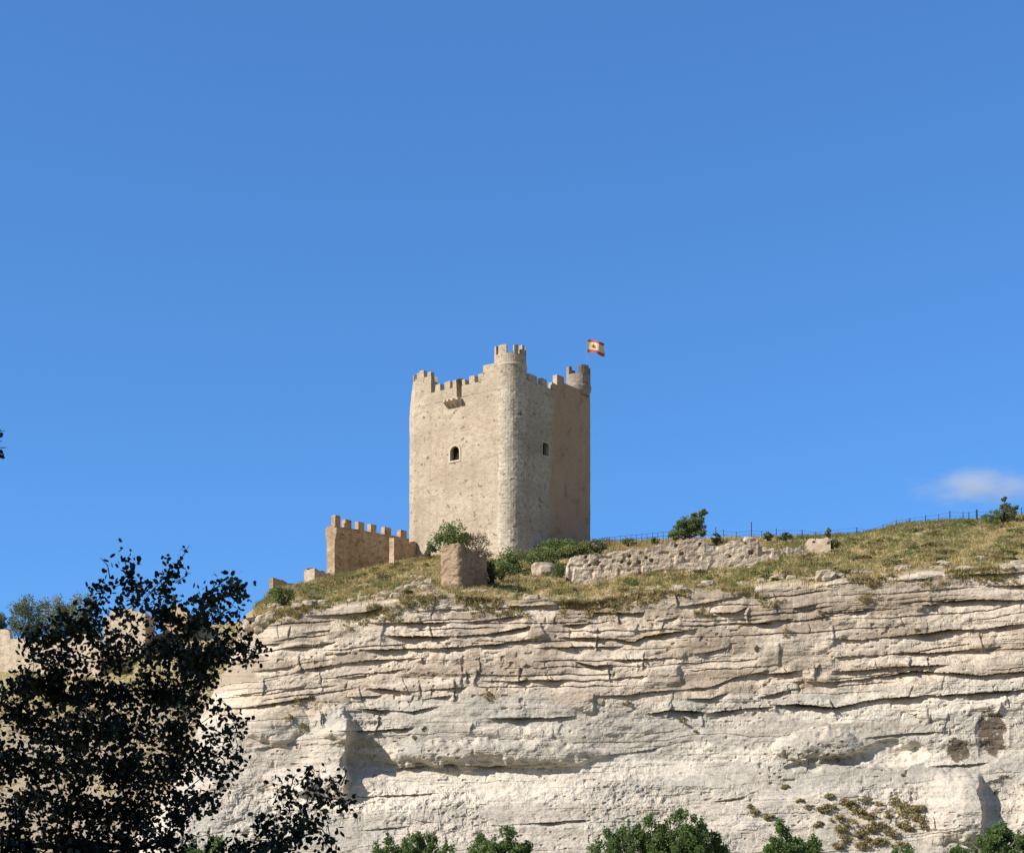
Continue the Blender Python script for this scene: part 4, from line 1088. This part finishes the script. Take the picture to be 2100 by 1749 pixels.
# low scrub on the slope to the right
k = 0
for (a, b, r) in ((1760, 1112, 1.5), (1830, 1090, 1.6), (1880, 1085, 1.5), (1960, 1082, 1.4), (1870, 1125, 1.7), (1930, 1118, 1.6), (1985, 1078, 1.2), (1790, 1128, 1.3), (1705, 1140, 1.2), (2060, 1120, 1.3), (2020, 1135, 1.2), (1650, 1150, 1.1), (1460, 1190, 1.0), (1380, 1190, 1.2), (1240, 1205, 1.2), (1290, 1200, 1.1), (1110, 1205, 1.1), (1170, 1215, .9), (740, 1185, 1.0), (690, 1200, 1.1), (830, 1170, 1.0), (1550, 1180, 1.0), (1900, 1145, 1.1), (1820, 1155, 1.0), (2080, 1092, 1.1), (640, 1210, .8), (780, 1178, .8), (1340, 1178, .9)):
    p = hp(a, b)
    shrub('low_scrub', 'low olive-green scrub cushion scattered over the grassy slope', 'bush', p, (r * 1.2, r * .8, r * .45), 18, 34, .17, M['leaf_olive'] if k % 3 else M['leaf_shrub'], 'scrub cushions on the grassy slope', lift=.4, twigs=False)
    k += 1
for k_ in range(165):
    a = R_.uniform(1000, 2110) if R_.random() < .8 else R_.uniform(600, 880)
    f = R_.uniform(.04, .95); b = rim(a) + (crest(a) - rim(a)) * f
    if 1160 < a < 1720 and f > .35: continue
    p = hp(a, b); r = R_.uniform(.6, 1.35) if k_ < 95 else R_.uniform(1.1, 1.9)
    q_ = p - P0
    if -1 < q_ @ e1 < KU + 1 and -1 < q_ @ e2 < KL + 1: continue
    shrub('low_scrub', 'low olive-green scrub cushion scattered over the grassy slope', 'bush', p, (r, r * .7, r * .36), 13, 34, .17, R_.choice([M['leaf_olive'], M['leaf_scrub'], M['leaf_scrub'], M['leaf_shrub']] if k_ < 95 else [M['leaf_olive'], M['leaf_scrub'], M['leaf_brown']]), 'scrub cushions on the grassy slope', lift=.4, twigs=False)
# tufts on the cliff face
for (a, b, r, lab) in ((1003, 1428, .9, 'tall yellowish tuft of grass on the cliff below the broken turret'), (1608, 1296, .85, 'green tuft on the right part of the upper cliff'), (1340, 1306, .6, None), (1680, 1258, .5, None), (1285, 1440, .45, None), (1880, 1290, .35, None), (610, 1445, .8, None), (640, 1437, .6, None), (560, 1455, .6, None), (590, 1478, .7, None), (622, 1492, .6, None), (870, 1492, .35, None), (850, 1510, .3, None), (1400, 1478, .6, None), (1425, 1498, .4, None), (1850, 1590, .35, None), (1550, 1330, .4, None)):
    p = on_cliff(a, b) + np.array([0, -.1, -.3])
    shrub('cliff_tuft', lab or 'small dry tuft growing from a crack in the cliff face', 'plant', p, (r * .8, r * .6, r * .9), 9, 26, .17, M['leaf_olive'], None if lab else 'dry tufts on the cliff face', lift=.5, twigs=False)
for (a, b, r) in ((1700, 1655, .5), (1735, 1645, .6), (1770, 1640, .5), (1800, 1650, .4), (1845, 1652, .7), (1865, 1668, .8), (1890, 1680, .6), (1715, 1680, .6), (1745, 1690, .7), (1775, 1700, .7), (1760, 1665, .6), (1800, 1690, .5), (1825, 1710, .6), (1790, 1722, .6), (1730, 1718, .6), (1550, 1668, .5), (1700, 1632, .35), (1860, 1700, .5), (1840, 1735, .6), (1575, 1675, .45), (1690, 1662, .5), (1750, 1650, .45), (1780, 1675, .6), (1725, 1700, .6), (1760, 1712, .55), (1805, 1725, .5), (1850, 1690, .5), (1880, 1660, .6), (1895, 1695, .45), (1820, 1670, .4), (1680, 1690, .4), (1770, 1735, .6), (1720, 1735, .5), (1835, 1640, .4), (1540, 1655, .3), (1640, 1640, .35), (1610, 1610, .3), (1660, 1655, .35)):
    p = on_cliff(a, b) + np.array([0, -.1, -.3])
    shrub('cliff_bush', 'small dry olive-brown bush in the patch low on the white cliff at right', 'bush', p, (r * 1.5, r * 1.0, r * .95), 16, 36, .18, M['leaf_olive'], 'dry bushes low on the white cliff', lift=.5, twigs=False)

# boulders
def boulder(label, p, r, m_, group=None, seed=0):
    k = 10; th = np.linspace(0, 2 * pi, 19); ph = np.linspace(-pi / 2, pi / 2, k)
    V = np.zeros((k, 19, 3))
    for i in range(k):
        for j in range(19):
            d = np.array([cos(ph[i]) * cos(th[j % 18]), cos(ph[i]) * sin(th[j % 18]), sin(ph[i])])
            q = np.sign(d) * np.abs(d) ** .7
            s = 1 + .35 * float(fbm(d[0] * 1.7 + seed, d[1] * 1.7 + d[2] * 1.3, 800 + seed, 3))
            V[i, j] = np.asarray(p) + q * s * np.asarray(r)
    o_ = MB().add_grid(V).build('boulder', m_)
    return tag(o_, label, 'rock', group)
mb_, t, b, o = mat('boulder_stone')
c = mix(t, mrange(t, noise(t, pos(t), 1.2, 5), .35, .65), (0.38, 0.31, 0.235), (0.60, 0.51, 0.41)); c = mix(t, mrange(t, noise(t, pos(t), 5, 3), .5, .7, 0, .6), c, (.3, .25, .19))
t.links.new(c, b.inputs['Base Color']); bump(t, b, noise(t, pos(t), 3, 4), .7, .12)
boulder('pale triangular boulder below the keep, left of the long ruined wall', hp(1118, 1178) + [0, 0, .35], (1.5, .9, .85), mb_, None, 1)
boulder('rounded pale boulder on the cliff rim below the right end of the ruined wall', hp(1690, 1190) + [0, -.5, .2], (1.0, .8, .55), mb_, None, 2)
kk = 0
for (a, b) in ((660, 1238), (720, 1232), (770, 1226), (800, 1218), (822, 1212), (842, 1206), (858, 1199), (872, 1208), (880, 1195), (835, 1196), (850, 1186), (780, 1230), (815, 1224), (866, 1188), (610, 1245), (590, 1243), (560, 1246), (575, 1250), (635, 1240), (745, 1228), (1020, 1228), (1060, 1222), (1250, 1216), (1340, 1210), (1450, 1200), (1560, 1193), (1620, 1186), (1720, 1183), (1780, 1178), (1850, 1168), (1930, 1160), (2010, 1148), (1980, 1156), (1090, 1228), (1390, 1208)):
    p = hp(a, b); r = R_.uniform(.25, .6)
    boulder('pale limestone rock lying on the grassy rim of the cliff', p + [0, -.1, .05], (r * 1.3, r, r * .65), mb_, 'loose rocks along the cliff rim', 10 + kk); kk += 1

for i in range(24):
    a = 620 + i * 64 + R_.uniform(-25, 25); p = hp(a, rim(a) - R_.uniform(0, 14)); r = R_.uniform(.35, .75)
    boulder('pale limestone rock lying on the grassy rim of the cliff', p + [0, .1, -.08], (r * 1.4, r * .9, r * .5), mb_, 'loose rocks along the cliff rim', 60 + i)
for i, (a, b, r) in enumerate(((514, 1283, .7), (528, 1276, .9), (543, 1272, .7), (556, 1264, .6), (505, 1300, .6), (535, 1290, .5))):
    boulder('tan rock on the crumbling left end of the cliff rim', on_cliff(a, b) + [0, -.1, -.1], (r * 1.2, r, r * .75), mb_, 'rocks at the left end of the cliff rim', 120 + i)
# fence and railing on the ridge
rl = thing('railing', P(1290, 1112, 187), 'thin metal railing with upright bars on the ridge right of the keep', 'railing')
rt = []
for i in range(14):
    px_ = 1228 + i * 11.0; p = P(px_, np.interp(px_, [1228, 1372], [1114, 1108]), 187); tpz = z_of(np.interp(px_, [1228, 1372], [1103.5, 1090]), 187)
    MB().tube([p - up * .3, (p[0], p[1], tpz)], [.03, .03], 6).build('post', M['iron'], rl); rt.append((p[0], p[1], tpz))
mb = MB()
for dz in (0, .45): mb.tube([np.array(q) - up * dz for q in rt], [.018] * 14, 5)
mb.build('rail', M['iron'], rl)
fn = thing('wire_fence', P(1750, 1096, 189), 'wire fence of thin dark posts along the crest towards the right edge', 'fence')
tops = []
for px_, pyt, r in ((1390, 1092, .03), (1436, 1088, .04), (1468, 1080, .05), (1484, 1086, .04), (1510, 1090, .04), (1541, 1070, .06), (1562, 1088, .04), (1592, 1083, .05), (1645, 1086, .06), (1672, 1090, .04), (1700, 1086, .04), (1757, 1081, .06), (1785, 1086, .04), (1811, 1075, .05), (1838, 1066, .05), (1866, 1062, .06), (1898, 1057, .06), (1925, 1054, .04), (1948, 1048, .07), (1975, 1050, .05), (1987, 1050, .06), (2003, 1045, .12), (2040, 1048, .05), (2095, 1040, .05), (2160, 1034, .05)):
    gz = crest(px_); p = P(px_, gz + 2, 190)
    tp_ = (p[0], p[1], z_of(pyt, 190)); MB().tube([p - up * .4, tp_], [r, r * .85], 6).build('post', M['iron'], fn); tops.append(np.array([p[0], p[1], min(tp_[2], p[2] + 1.1)]))
mb = MB()
for dz in (.1, .5): mb.tube([q - up * dz for q in tops], [.012] * len(tops), 4)
mb.build('wire', M['iron'], fn)

# pines on the far left hill
for lb, a, b, wd, m_ in (('grey-green pine behind the stepped curtain wall, leftmost of three', 55, 1206, 2.3, M['leaf_grey']), ('olive pine behind the curtain wall, middle of three', 112, 1212, 2.3, M['leaf_pine']),
                         ('yellow-olive pine half hidden by the dark tree, rightmost of three', 168, 1202, 2.6, M['leaf_pine']), ('dark pine cut by the left edge of the picture', -14, 1238, 1.7, M['leaf_grey'])):
    Yp = 222.0; bp_ = P(a, 1335, Yp); hh_ = z_of(b, Yp) - bp_[2]
    shrub('pine_tree', lb, 'tree', bp_, (wd * 1.25, wd, hh_ * .5), 95, 62, .27, m_, sub=.26, lift=.98)
for k_, (a, b, r) in enumerate(((110, 1430, 1.6), (170, 1400, 1.4), (250, 1380, 1.5), (310, 1420, 1.7), (390, 1350, 1.3), (430, 1330, 1.1), (360, 1450, 1.5), (200, 1470, 1.8))):
    shrub('bush', 'scrub bush on the far slope, glimpsed through the dark tree', 'bush', P(a, b, 205 - (b - 1330) * .1), (r, r * .7, r * .55), 18, 55, .22, [M['leaf_scrub'], M['leaf_olive']][k_ % 2], 'scrub bushes behind the dark tree', lift=.4)
shrub('bush', 'olive bush at the left edge, on the grass below the curtain wall', 'bush', P(60, 1405, 200), (2.2, 1.2, 1.3), 30, 60, .22, M['leaf_scrub'], lift=.5)
# poplars at the foot of the cliff
def poplar(label, peaks, Y, m_, per=130):
    """peaks: (px, top row, half width px) of each spire of the crown"""
    cxp = sum(p[0] for p in peaks) / len(peaks); bz = float(ground_z(0, Y)); bx = (cxp - CX) * Y / F
    t_ = thing('poplar_tree', (bx, Y, bz), label, 'tree')
    mb = MB(); pts = []
    base = np.array([bx, Y, bz])
    mb.tube([base - up * .2, base + up * 3.0], [.24, .18], 8)
    for (px_, pyt, hw) in peaks:
        zt = z_of(pyt, Y); x = (px_ - CX) * Y / F; r = hw * Y / F; yy = Y + R_.uniform(-1, 1)
        mb.tube([base + up * 2.6, np.array([bx * .4 + x * .6, (Y + yy) / 2, 3 * .5 + bz * .2 + 2]), np.array([x, yy, zt - .4])], [.15, .09, .02], 6)
        hgt = zt - 0.2
        nn_ = int(52 * max(1.0, r / .9))
        for i in range(nn_):
            f = R_.random() ** .7
            z = zt - .25 - f * 4.2; rr = min(r * 1.9, r * (0.25 + 1.25 * (f * 4.2 / 1.2) ** .6)) * R_.random() ** .4; an = R_.uniform(0, 2 * pi)
            q = np.array([x + cos(an) * rr, yy + sin(an) * rr, z])
            s_ = .36 * R_.uniform(.7, 1.25)
            pts.append(blob_points(q, (s_, s_, s_ * 1.25), per, .2))
        pts.append(blob_points((x, yy, zt - .25), (.14, .14, .35), 40, .2))
    mb.build('trunk', M['palebark'], t_)
    MB().add_uniform(leaf_polys(np.concatenate(pts), .15, 4, 0, .8), 4).build('crown', m_, t_)
poplar('twin-topped green poplar at the bottom, leftmost of the row under the white cliff', [(795, 1705, 22), (855, 1702, 26), (880, 1708, 18), (915, 1718, 14), (830, 1715, 20)], 118, M['leaf_poplar'])
poplar('green poplar with one slim spire at the bottom centre, second in the row', [(985, 1708, 16), (1040, 1694, 16), (1015, 1712, 20), (1078, 1722, 14)], 116, M['leaf_poplar'])
poplar('broadest and tallest green poplar of the row at the foot of the cliff', [(1240, 1695, 20), (1290, 1678, 24), (1335, 1668, 26), (1395, 1654, 28), (1440, 1672, 20), (1365, 1680, 26), (1470, 1705, 20), (1250, 1715, 20)], 112, M['leaf_poplar'])
poplar('pointed green poplar at the bottom, just right of the broadest one', [(1592, 1680, 16), (1635, 1712, 18), (1665, 1708, 14), (1580, 1712, 14)], 116, M['leaf_poplar'])
poplar('little green poplar top barely rising into the picture between two taller ones', [(1857, 1728, 10), (1845, 1738, 8)], 116, M['leaf_poplar'])
poplar('green poplar at the bottom right corner below the shaded gully', [(1985, 1712, 20), (2030, 1700, 20), (2062, 1680, 20), (2085, 1700, 20), (2125, 1690, 22), (1960, 1725, 18), (2045, 1692, 20)], 113, M['leaf_poplar'])
poplar('lighter green poplar showing under the dark branches at bottom left', [(395, 1712, 14), (425, 1702, 18), (455, 1715, 14), (375, 1728, 12)], 105, M['leaf_poplar'], 90)

# ------------------------------------------------------------------ the dark trees near the camera
def near_tree(name, label, blobs, trunk_px, Y0, m_, leaf=.115, dens=1.0, sprigs=(), zb=0.0, girth=1.0):
    """blobs: (px, py, rx, ry, density); leaves hang in clumps around twigs inside each"""
    bx = (trunk_px - CX) * Y0 / F
    base = np.array([bx, Y0, zb])
    t_ = thing(name, base, label, 'tree')
    mb = MB(); pts = []
    fork = base + np.array([.1, .1, 2.0])
    mb.tube([base - up * .2, base + up * 1.0, fork], [.26 * girth, .2 * girth, .15 * girth], 9)
    nodes = [(fork, .085 * girth)]
    qs = sorted([(P(b_[0], b_[1], Y0 + R_.uniform(-1.5, 1.5)), b_) for b_ in blobs], key=lambda e: np.linalg.norm(e[0] - fork))
    for q, (px_, py_, rx, ry, dn) in qs:
        k = q[1] / F
        par, pr_ = min(nodes, key=lambda e: np.linalg.norm(e[0] - q) + .25 * np.linalg.norm(e[0] - fork))
        r_ = max(.008, pr_ * .72)
        dv = q - par; ln_ = np.linalg.norm(dv)
        m1_ = par + dv * .35 + rng.normal(0, .07, 3) * ln_; m2_ = par + dv * .7 + rng.normal(0, .07, 3) * ln_
        mb.tube([par, m1_, m2_, q], [pr_ * .8, r_, r_ * .8, r_ * .6], 6)
        nodes.append((q, r_ * .75))
        ncl = max(2, int(dens * dn * (.9 if py_ < 1260 else 1) * rx * ry / 140))
        for _ in range(ncl):
            d = rand_dirs(1)[0] * R_.random() ** .45
            c_ = q + d * np.array([rx * k, min(rx, ry) * k * 1.0, ry * k])
            mb.tube([q + (c_ - q) * .25 + rng.normal(0, .05, 3), c_], [.012, .004], 3, cap=False)
            nl = R_.randint(12, 30)
            pts.append(c_ + rng.normal(0, 1, (nl, 3)) * np.array([.11, .11, .10]))
    for (x0, y0, x1, y1, nl) in sprigs:               # bare shoots with a few leaves that stand out against the sky
        Y = Y0 + R_.uniform(-.5, .5); a, b = P(x0, y0, Y), P(x1, y1, Y)
        m1 = (a + b) / 2 + np.array([.05, 0, .04])
        mb.tube([a, m1, b], [.012, .008, .004], 4)
        s = rng.random(nl) ** .7
        pts.append(a + (b - a) * s[:, None] + rng.normal(0, .045, (nl, 3)))
    mb.build('trunk', M['dkbark'], t_)
    pts = np.concatenate(pts)
    MB().add_uniform(leaf_polys(pts, leaf, 6, 0, .85, .3), 6).build('crown', m_, t_)
    return t_
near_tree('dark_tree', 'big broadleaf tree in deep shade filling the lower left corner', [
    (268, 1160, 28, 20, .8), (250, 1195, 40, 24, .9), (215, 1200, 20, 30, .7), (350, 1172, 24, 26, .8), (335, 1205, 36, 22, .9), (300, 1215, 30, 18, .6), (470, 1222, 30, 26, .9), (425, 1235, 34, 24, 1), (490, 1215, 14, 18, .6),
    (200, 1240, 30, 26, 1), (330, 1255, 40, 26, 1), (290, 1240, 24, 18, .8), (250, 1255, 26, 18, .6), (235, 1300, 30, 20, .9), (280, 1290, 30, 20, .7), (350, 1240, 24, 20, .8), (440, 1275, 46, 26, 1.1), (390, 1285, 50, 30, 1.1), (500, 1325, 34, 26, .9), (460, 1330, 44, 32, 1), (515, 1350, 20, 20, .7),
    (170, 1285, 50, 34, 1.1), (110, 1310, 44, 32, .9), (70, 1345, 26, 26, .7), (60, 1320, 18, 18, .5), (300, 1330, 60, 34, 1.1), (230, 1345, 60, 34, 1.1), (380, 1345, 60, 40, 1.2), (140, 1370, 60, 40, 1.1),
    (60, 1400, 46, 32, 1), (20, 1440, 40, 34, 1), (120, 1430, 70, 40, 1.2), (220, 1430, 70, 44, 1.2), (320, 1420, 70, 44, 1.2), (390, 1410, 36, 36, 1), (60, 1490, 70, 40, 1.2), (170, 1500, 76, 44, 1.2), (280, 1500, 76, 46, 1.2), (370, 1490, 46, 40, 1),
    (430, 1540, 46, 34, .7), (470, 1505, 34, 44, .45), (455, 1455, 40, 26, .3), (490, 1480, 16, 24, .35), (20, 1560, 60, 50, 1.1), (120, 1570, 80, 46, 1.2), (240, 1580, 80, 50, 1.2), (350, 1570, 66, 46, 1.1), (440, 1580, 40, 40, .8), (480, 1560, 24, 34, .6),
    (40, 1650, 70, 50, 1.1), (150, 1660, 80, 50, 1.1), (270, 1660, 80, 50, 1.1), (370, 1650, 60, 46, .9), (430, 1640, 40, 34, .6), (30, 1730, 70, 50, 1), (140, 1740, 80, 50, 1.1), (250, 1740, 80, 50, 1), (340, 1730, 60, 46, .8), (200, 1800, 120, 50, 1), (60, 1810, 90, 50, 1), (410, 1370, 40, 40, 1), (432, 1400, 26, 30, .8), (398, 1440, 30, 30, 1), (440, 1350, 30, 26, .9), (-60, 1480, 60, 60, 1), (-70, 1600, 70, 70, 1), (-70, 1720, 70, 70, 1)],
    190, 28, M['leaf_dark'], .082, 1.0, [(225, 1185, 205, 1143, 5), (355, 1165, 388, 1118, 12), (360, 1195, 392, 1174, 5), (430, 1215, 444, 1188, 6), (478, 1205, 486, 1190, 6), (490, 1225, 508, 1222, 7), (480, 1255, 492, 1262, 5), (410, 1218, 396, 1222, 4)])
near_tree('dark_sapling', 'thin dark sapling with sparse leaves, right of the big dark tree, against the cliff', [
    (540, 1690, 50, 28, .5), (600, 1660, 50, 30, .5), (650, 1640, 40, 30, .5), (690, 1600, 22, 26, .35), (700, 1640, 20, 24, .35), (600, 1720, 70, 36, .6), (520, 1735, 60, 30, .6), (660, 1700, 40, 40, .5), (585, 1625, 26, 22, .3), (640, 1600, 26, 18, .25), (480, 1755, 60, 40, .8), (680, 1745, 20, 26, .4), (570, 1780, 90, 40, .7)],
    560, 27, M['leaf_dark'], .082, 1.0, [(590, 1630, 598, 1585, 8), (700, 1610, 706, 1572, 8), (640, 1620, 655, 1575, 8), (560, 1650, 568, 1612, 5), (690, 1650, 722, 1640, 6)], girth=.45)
# unseen crown shaped to shade the dark tree; one spray reaches the left edge
sb = np.array([-19.5, 22.5, 0.0])
st = thing('shade_tree', sb, 'tall dark tree outside the left edge whose lowest spray pokes into the sky', 'tree')
mb = MB(); pts = []
mb.tube([sb - up * .3, sb + up * 5, sb + up * 11], [.5, .4, .25], 10)
for i in range(150):
    d = rand_dirs(1)[0] * R_.random() ** .38
    q = sb + np.array([0, 0, 13.0]) + d * np.array([6.8, 6.8, 7.6])
    if i % 3 == 0: mb.tube([sb + up * R_.uniform(5, 11), (sb + up * 11 + q) / 2, q], [.1, .06, .02], 5)
    pts.append(q + rng.normal(0, 1, (250, 3)) * np.array([.8, .8, .6]))
pts = np.concatenate(pts)
pts = pts[CX + pts[:, 0] * F / np.maximum(pts[:, 1], 1) < -25]
a, b = np.array([-13.0, 26, 9.6]), P(4, 905, 27.5)
mb.tube([sb + up * 9, a, b], [.12, .05, .006], 5)
sp_ = [P(x_, y_, 27.5 + R_.uniform(-.1, .1)) for x_, y_ in ((5, 884), (-4, 882), (2, 892), (-8, 893), (-3, 906), (6, 918), (2, 926), (5, 930), (-2, 934), (3, 936), (-9, 921), (-14, 905), (-20, 890), (-25, 915), (-30, 900))]
mb.build('trunk', M['bark'], st)
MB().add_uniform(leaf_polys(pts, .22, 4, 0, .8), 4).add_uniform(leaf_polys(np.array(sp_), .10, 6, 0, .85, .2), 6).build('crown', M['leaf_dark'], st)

# ------------------------------------------------------------------ wisp of cloud low at the right
cY = 4200.0
cl = thing('cloud', P(1990, 1000, cY), 'faint white wisp of cloud low in the sky at the right', 'cloud')
def puff(px_, py_, rx, ry, n=20):
    c = P(px_, py_, cY); k = cY / F
    th = np.linspace(0, 2 * pi, 2 * n + 1); ph = np.linspace(-pi / 2, pi / 2, n)
    V = np.zeros((n, 2 * n + 1, 3))
    for i in range(n):
        for j in range(2 * n + 1):
            d = np.array([cos(ph[i]) * cos(th[j % (2 * n)]), cos(ph[i]) * sin(th[j % (2 * n)]), sin(ph[i])])
            V[i, j] = c + d * np.array([rx * k, rx * k * .6, ry * k])
    return V
mv = bpy.data.materials.new('cloud_vapour'); mv.use_nodes = True; t = mv.node_tree
for n_ in list(t.nodes): t.nodes.remove(n_)
o = t.nodes.new('ShaderNodeOutputMaterial'); pv = t.nodes.new('ShaderNodeVolumePrincipled')
pv.inputs['Color'].default_value = (1, 1, 1, 1); pv.inputs['Anisotropy'].default_value = 0.2
tc = N(t, 'ShaderNodeTexCoord')
mp = N(t, 'ShaderNodeMapping'); mp.inputs['Location'].default_value = (-1, -1, -1); mp.inputs['Scale'].default_value = (2, 2, 2)
t.links.new(tc.outputs['Generated'], mp.inputs[0])
ln = N(t, 'ShaderNodeVectorMath', operation='LENGTH'); t.links.new(mp.outputs[0], ln.inputs[0])
fall = mrange(t, ln.outputs['Value'], 1.0, 0.1)
nz_ = noise(t, pos(t, (1, 1, 2.2), (0, radians(20), 0)), 0.011, 6, 0.62)
den = math_(t, 'MULTIPLY', mrange(t, math_(t, 'ADD', nz_, math_(t, 'MULTIPLY', fall, .35)), .55, .88), fall)
t.links.new(math_(t, 'MULTIPLY', den, 0.0125), pv.inputs['Density'])
t.links.new(pv.outputs[0], o.inputs['Volume'])
MB().add_grid(puff(2010, 998, 180, 52)).build('vapour', mv, cl, smooth=True)
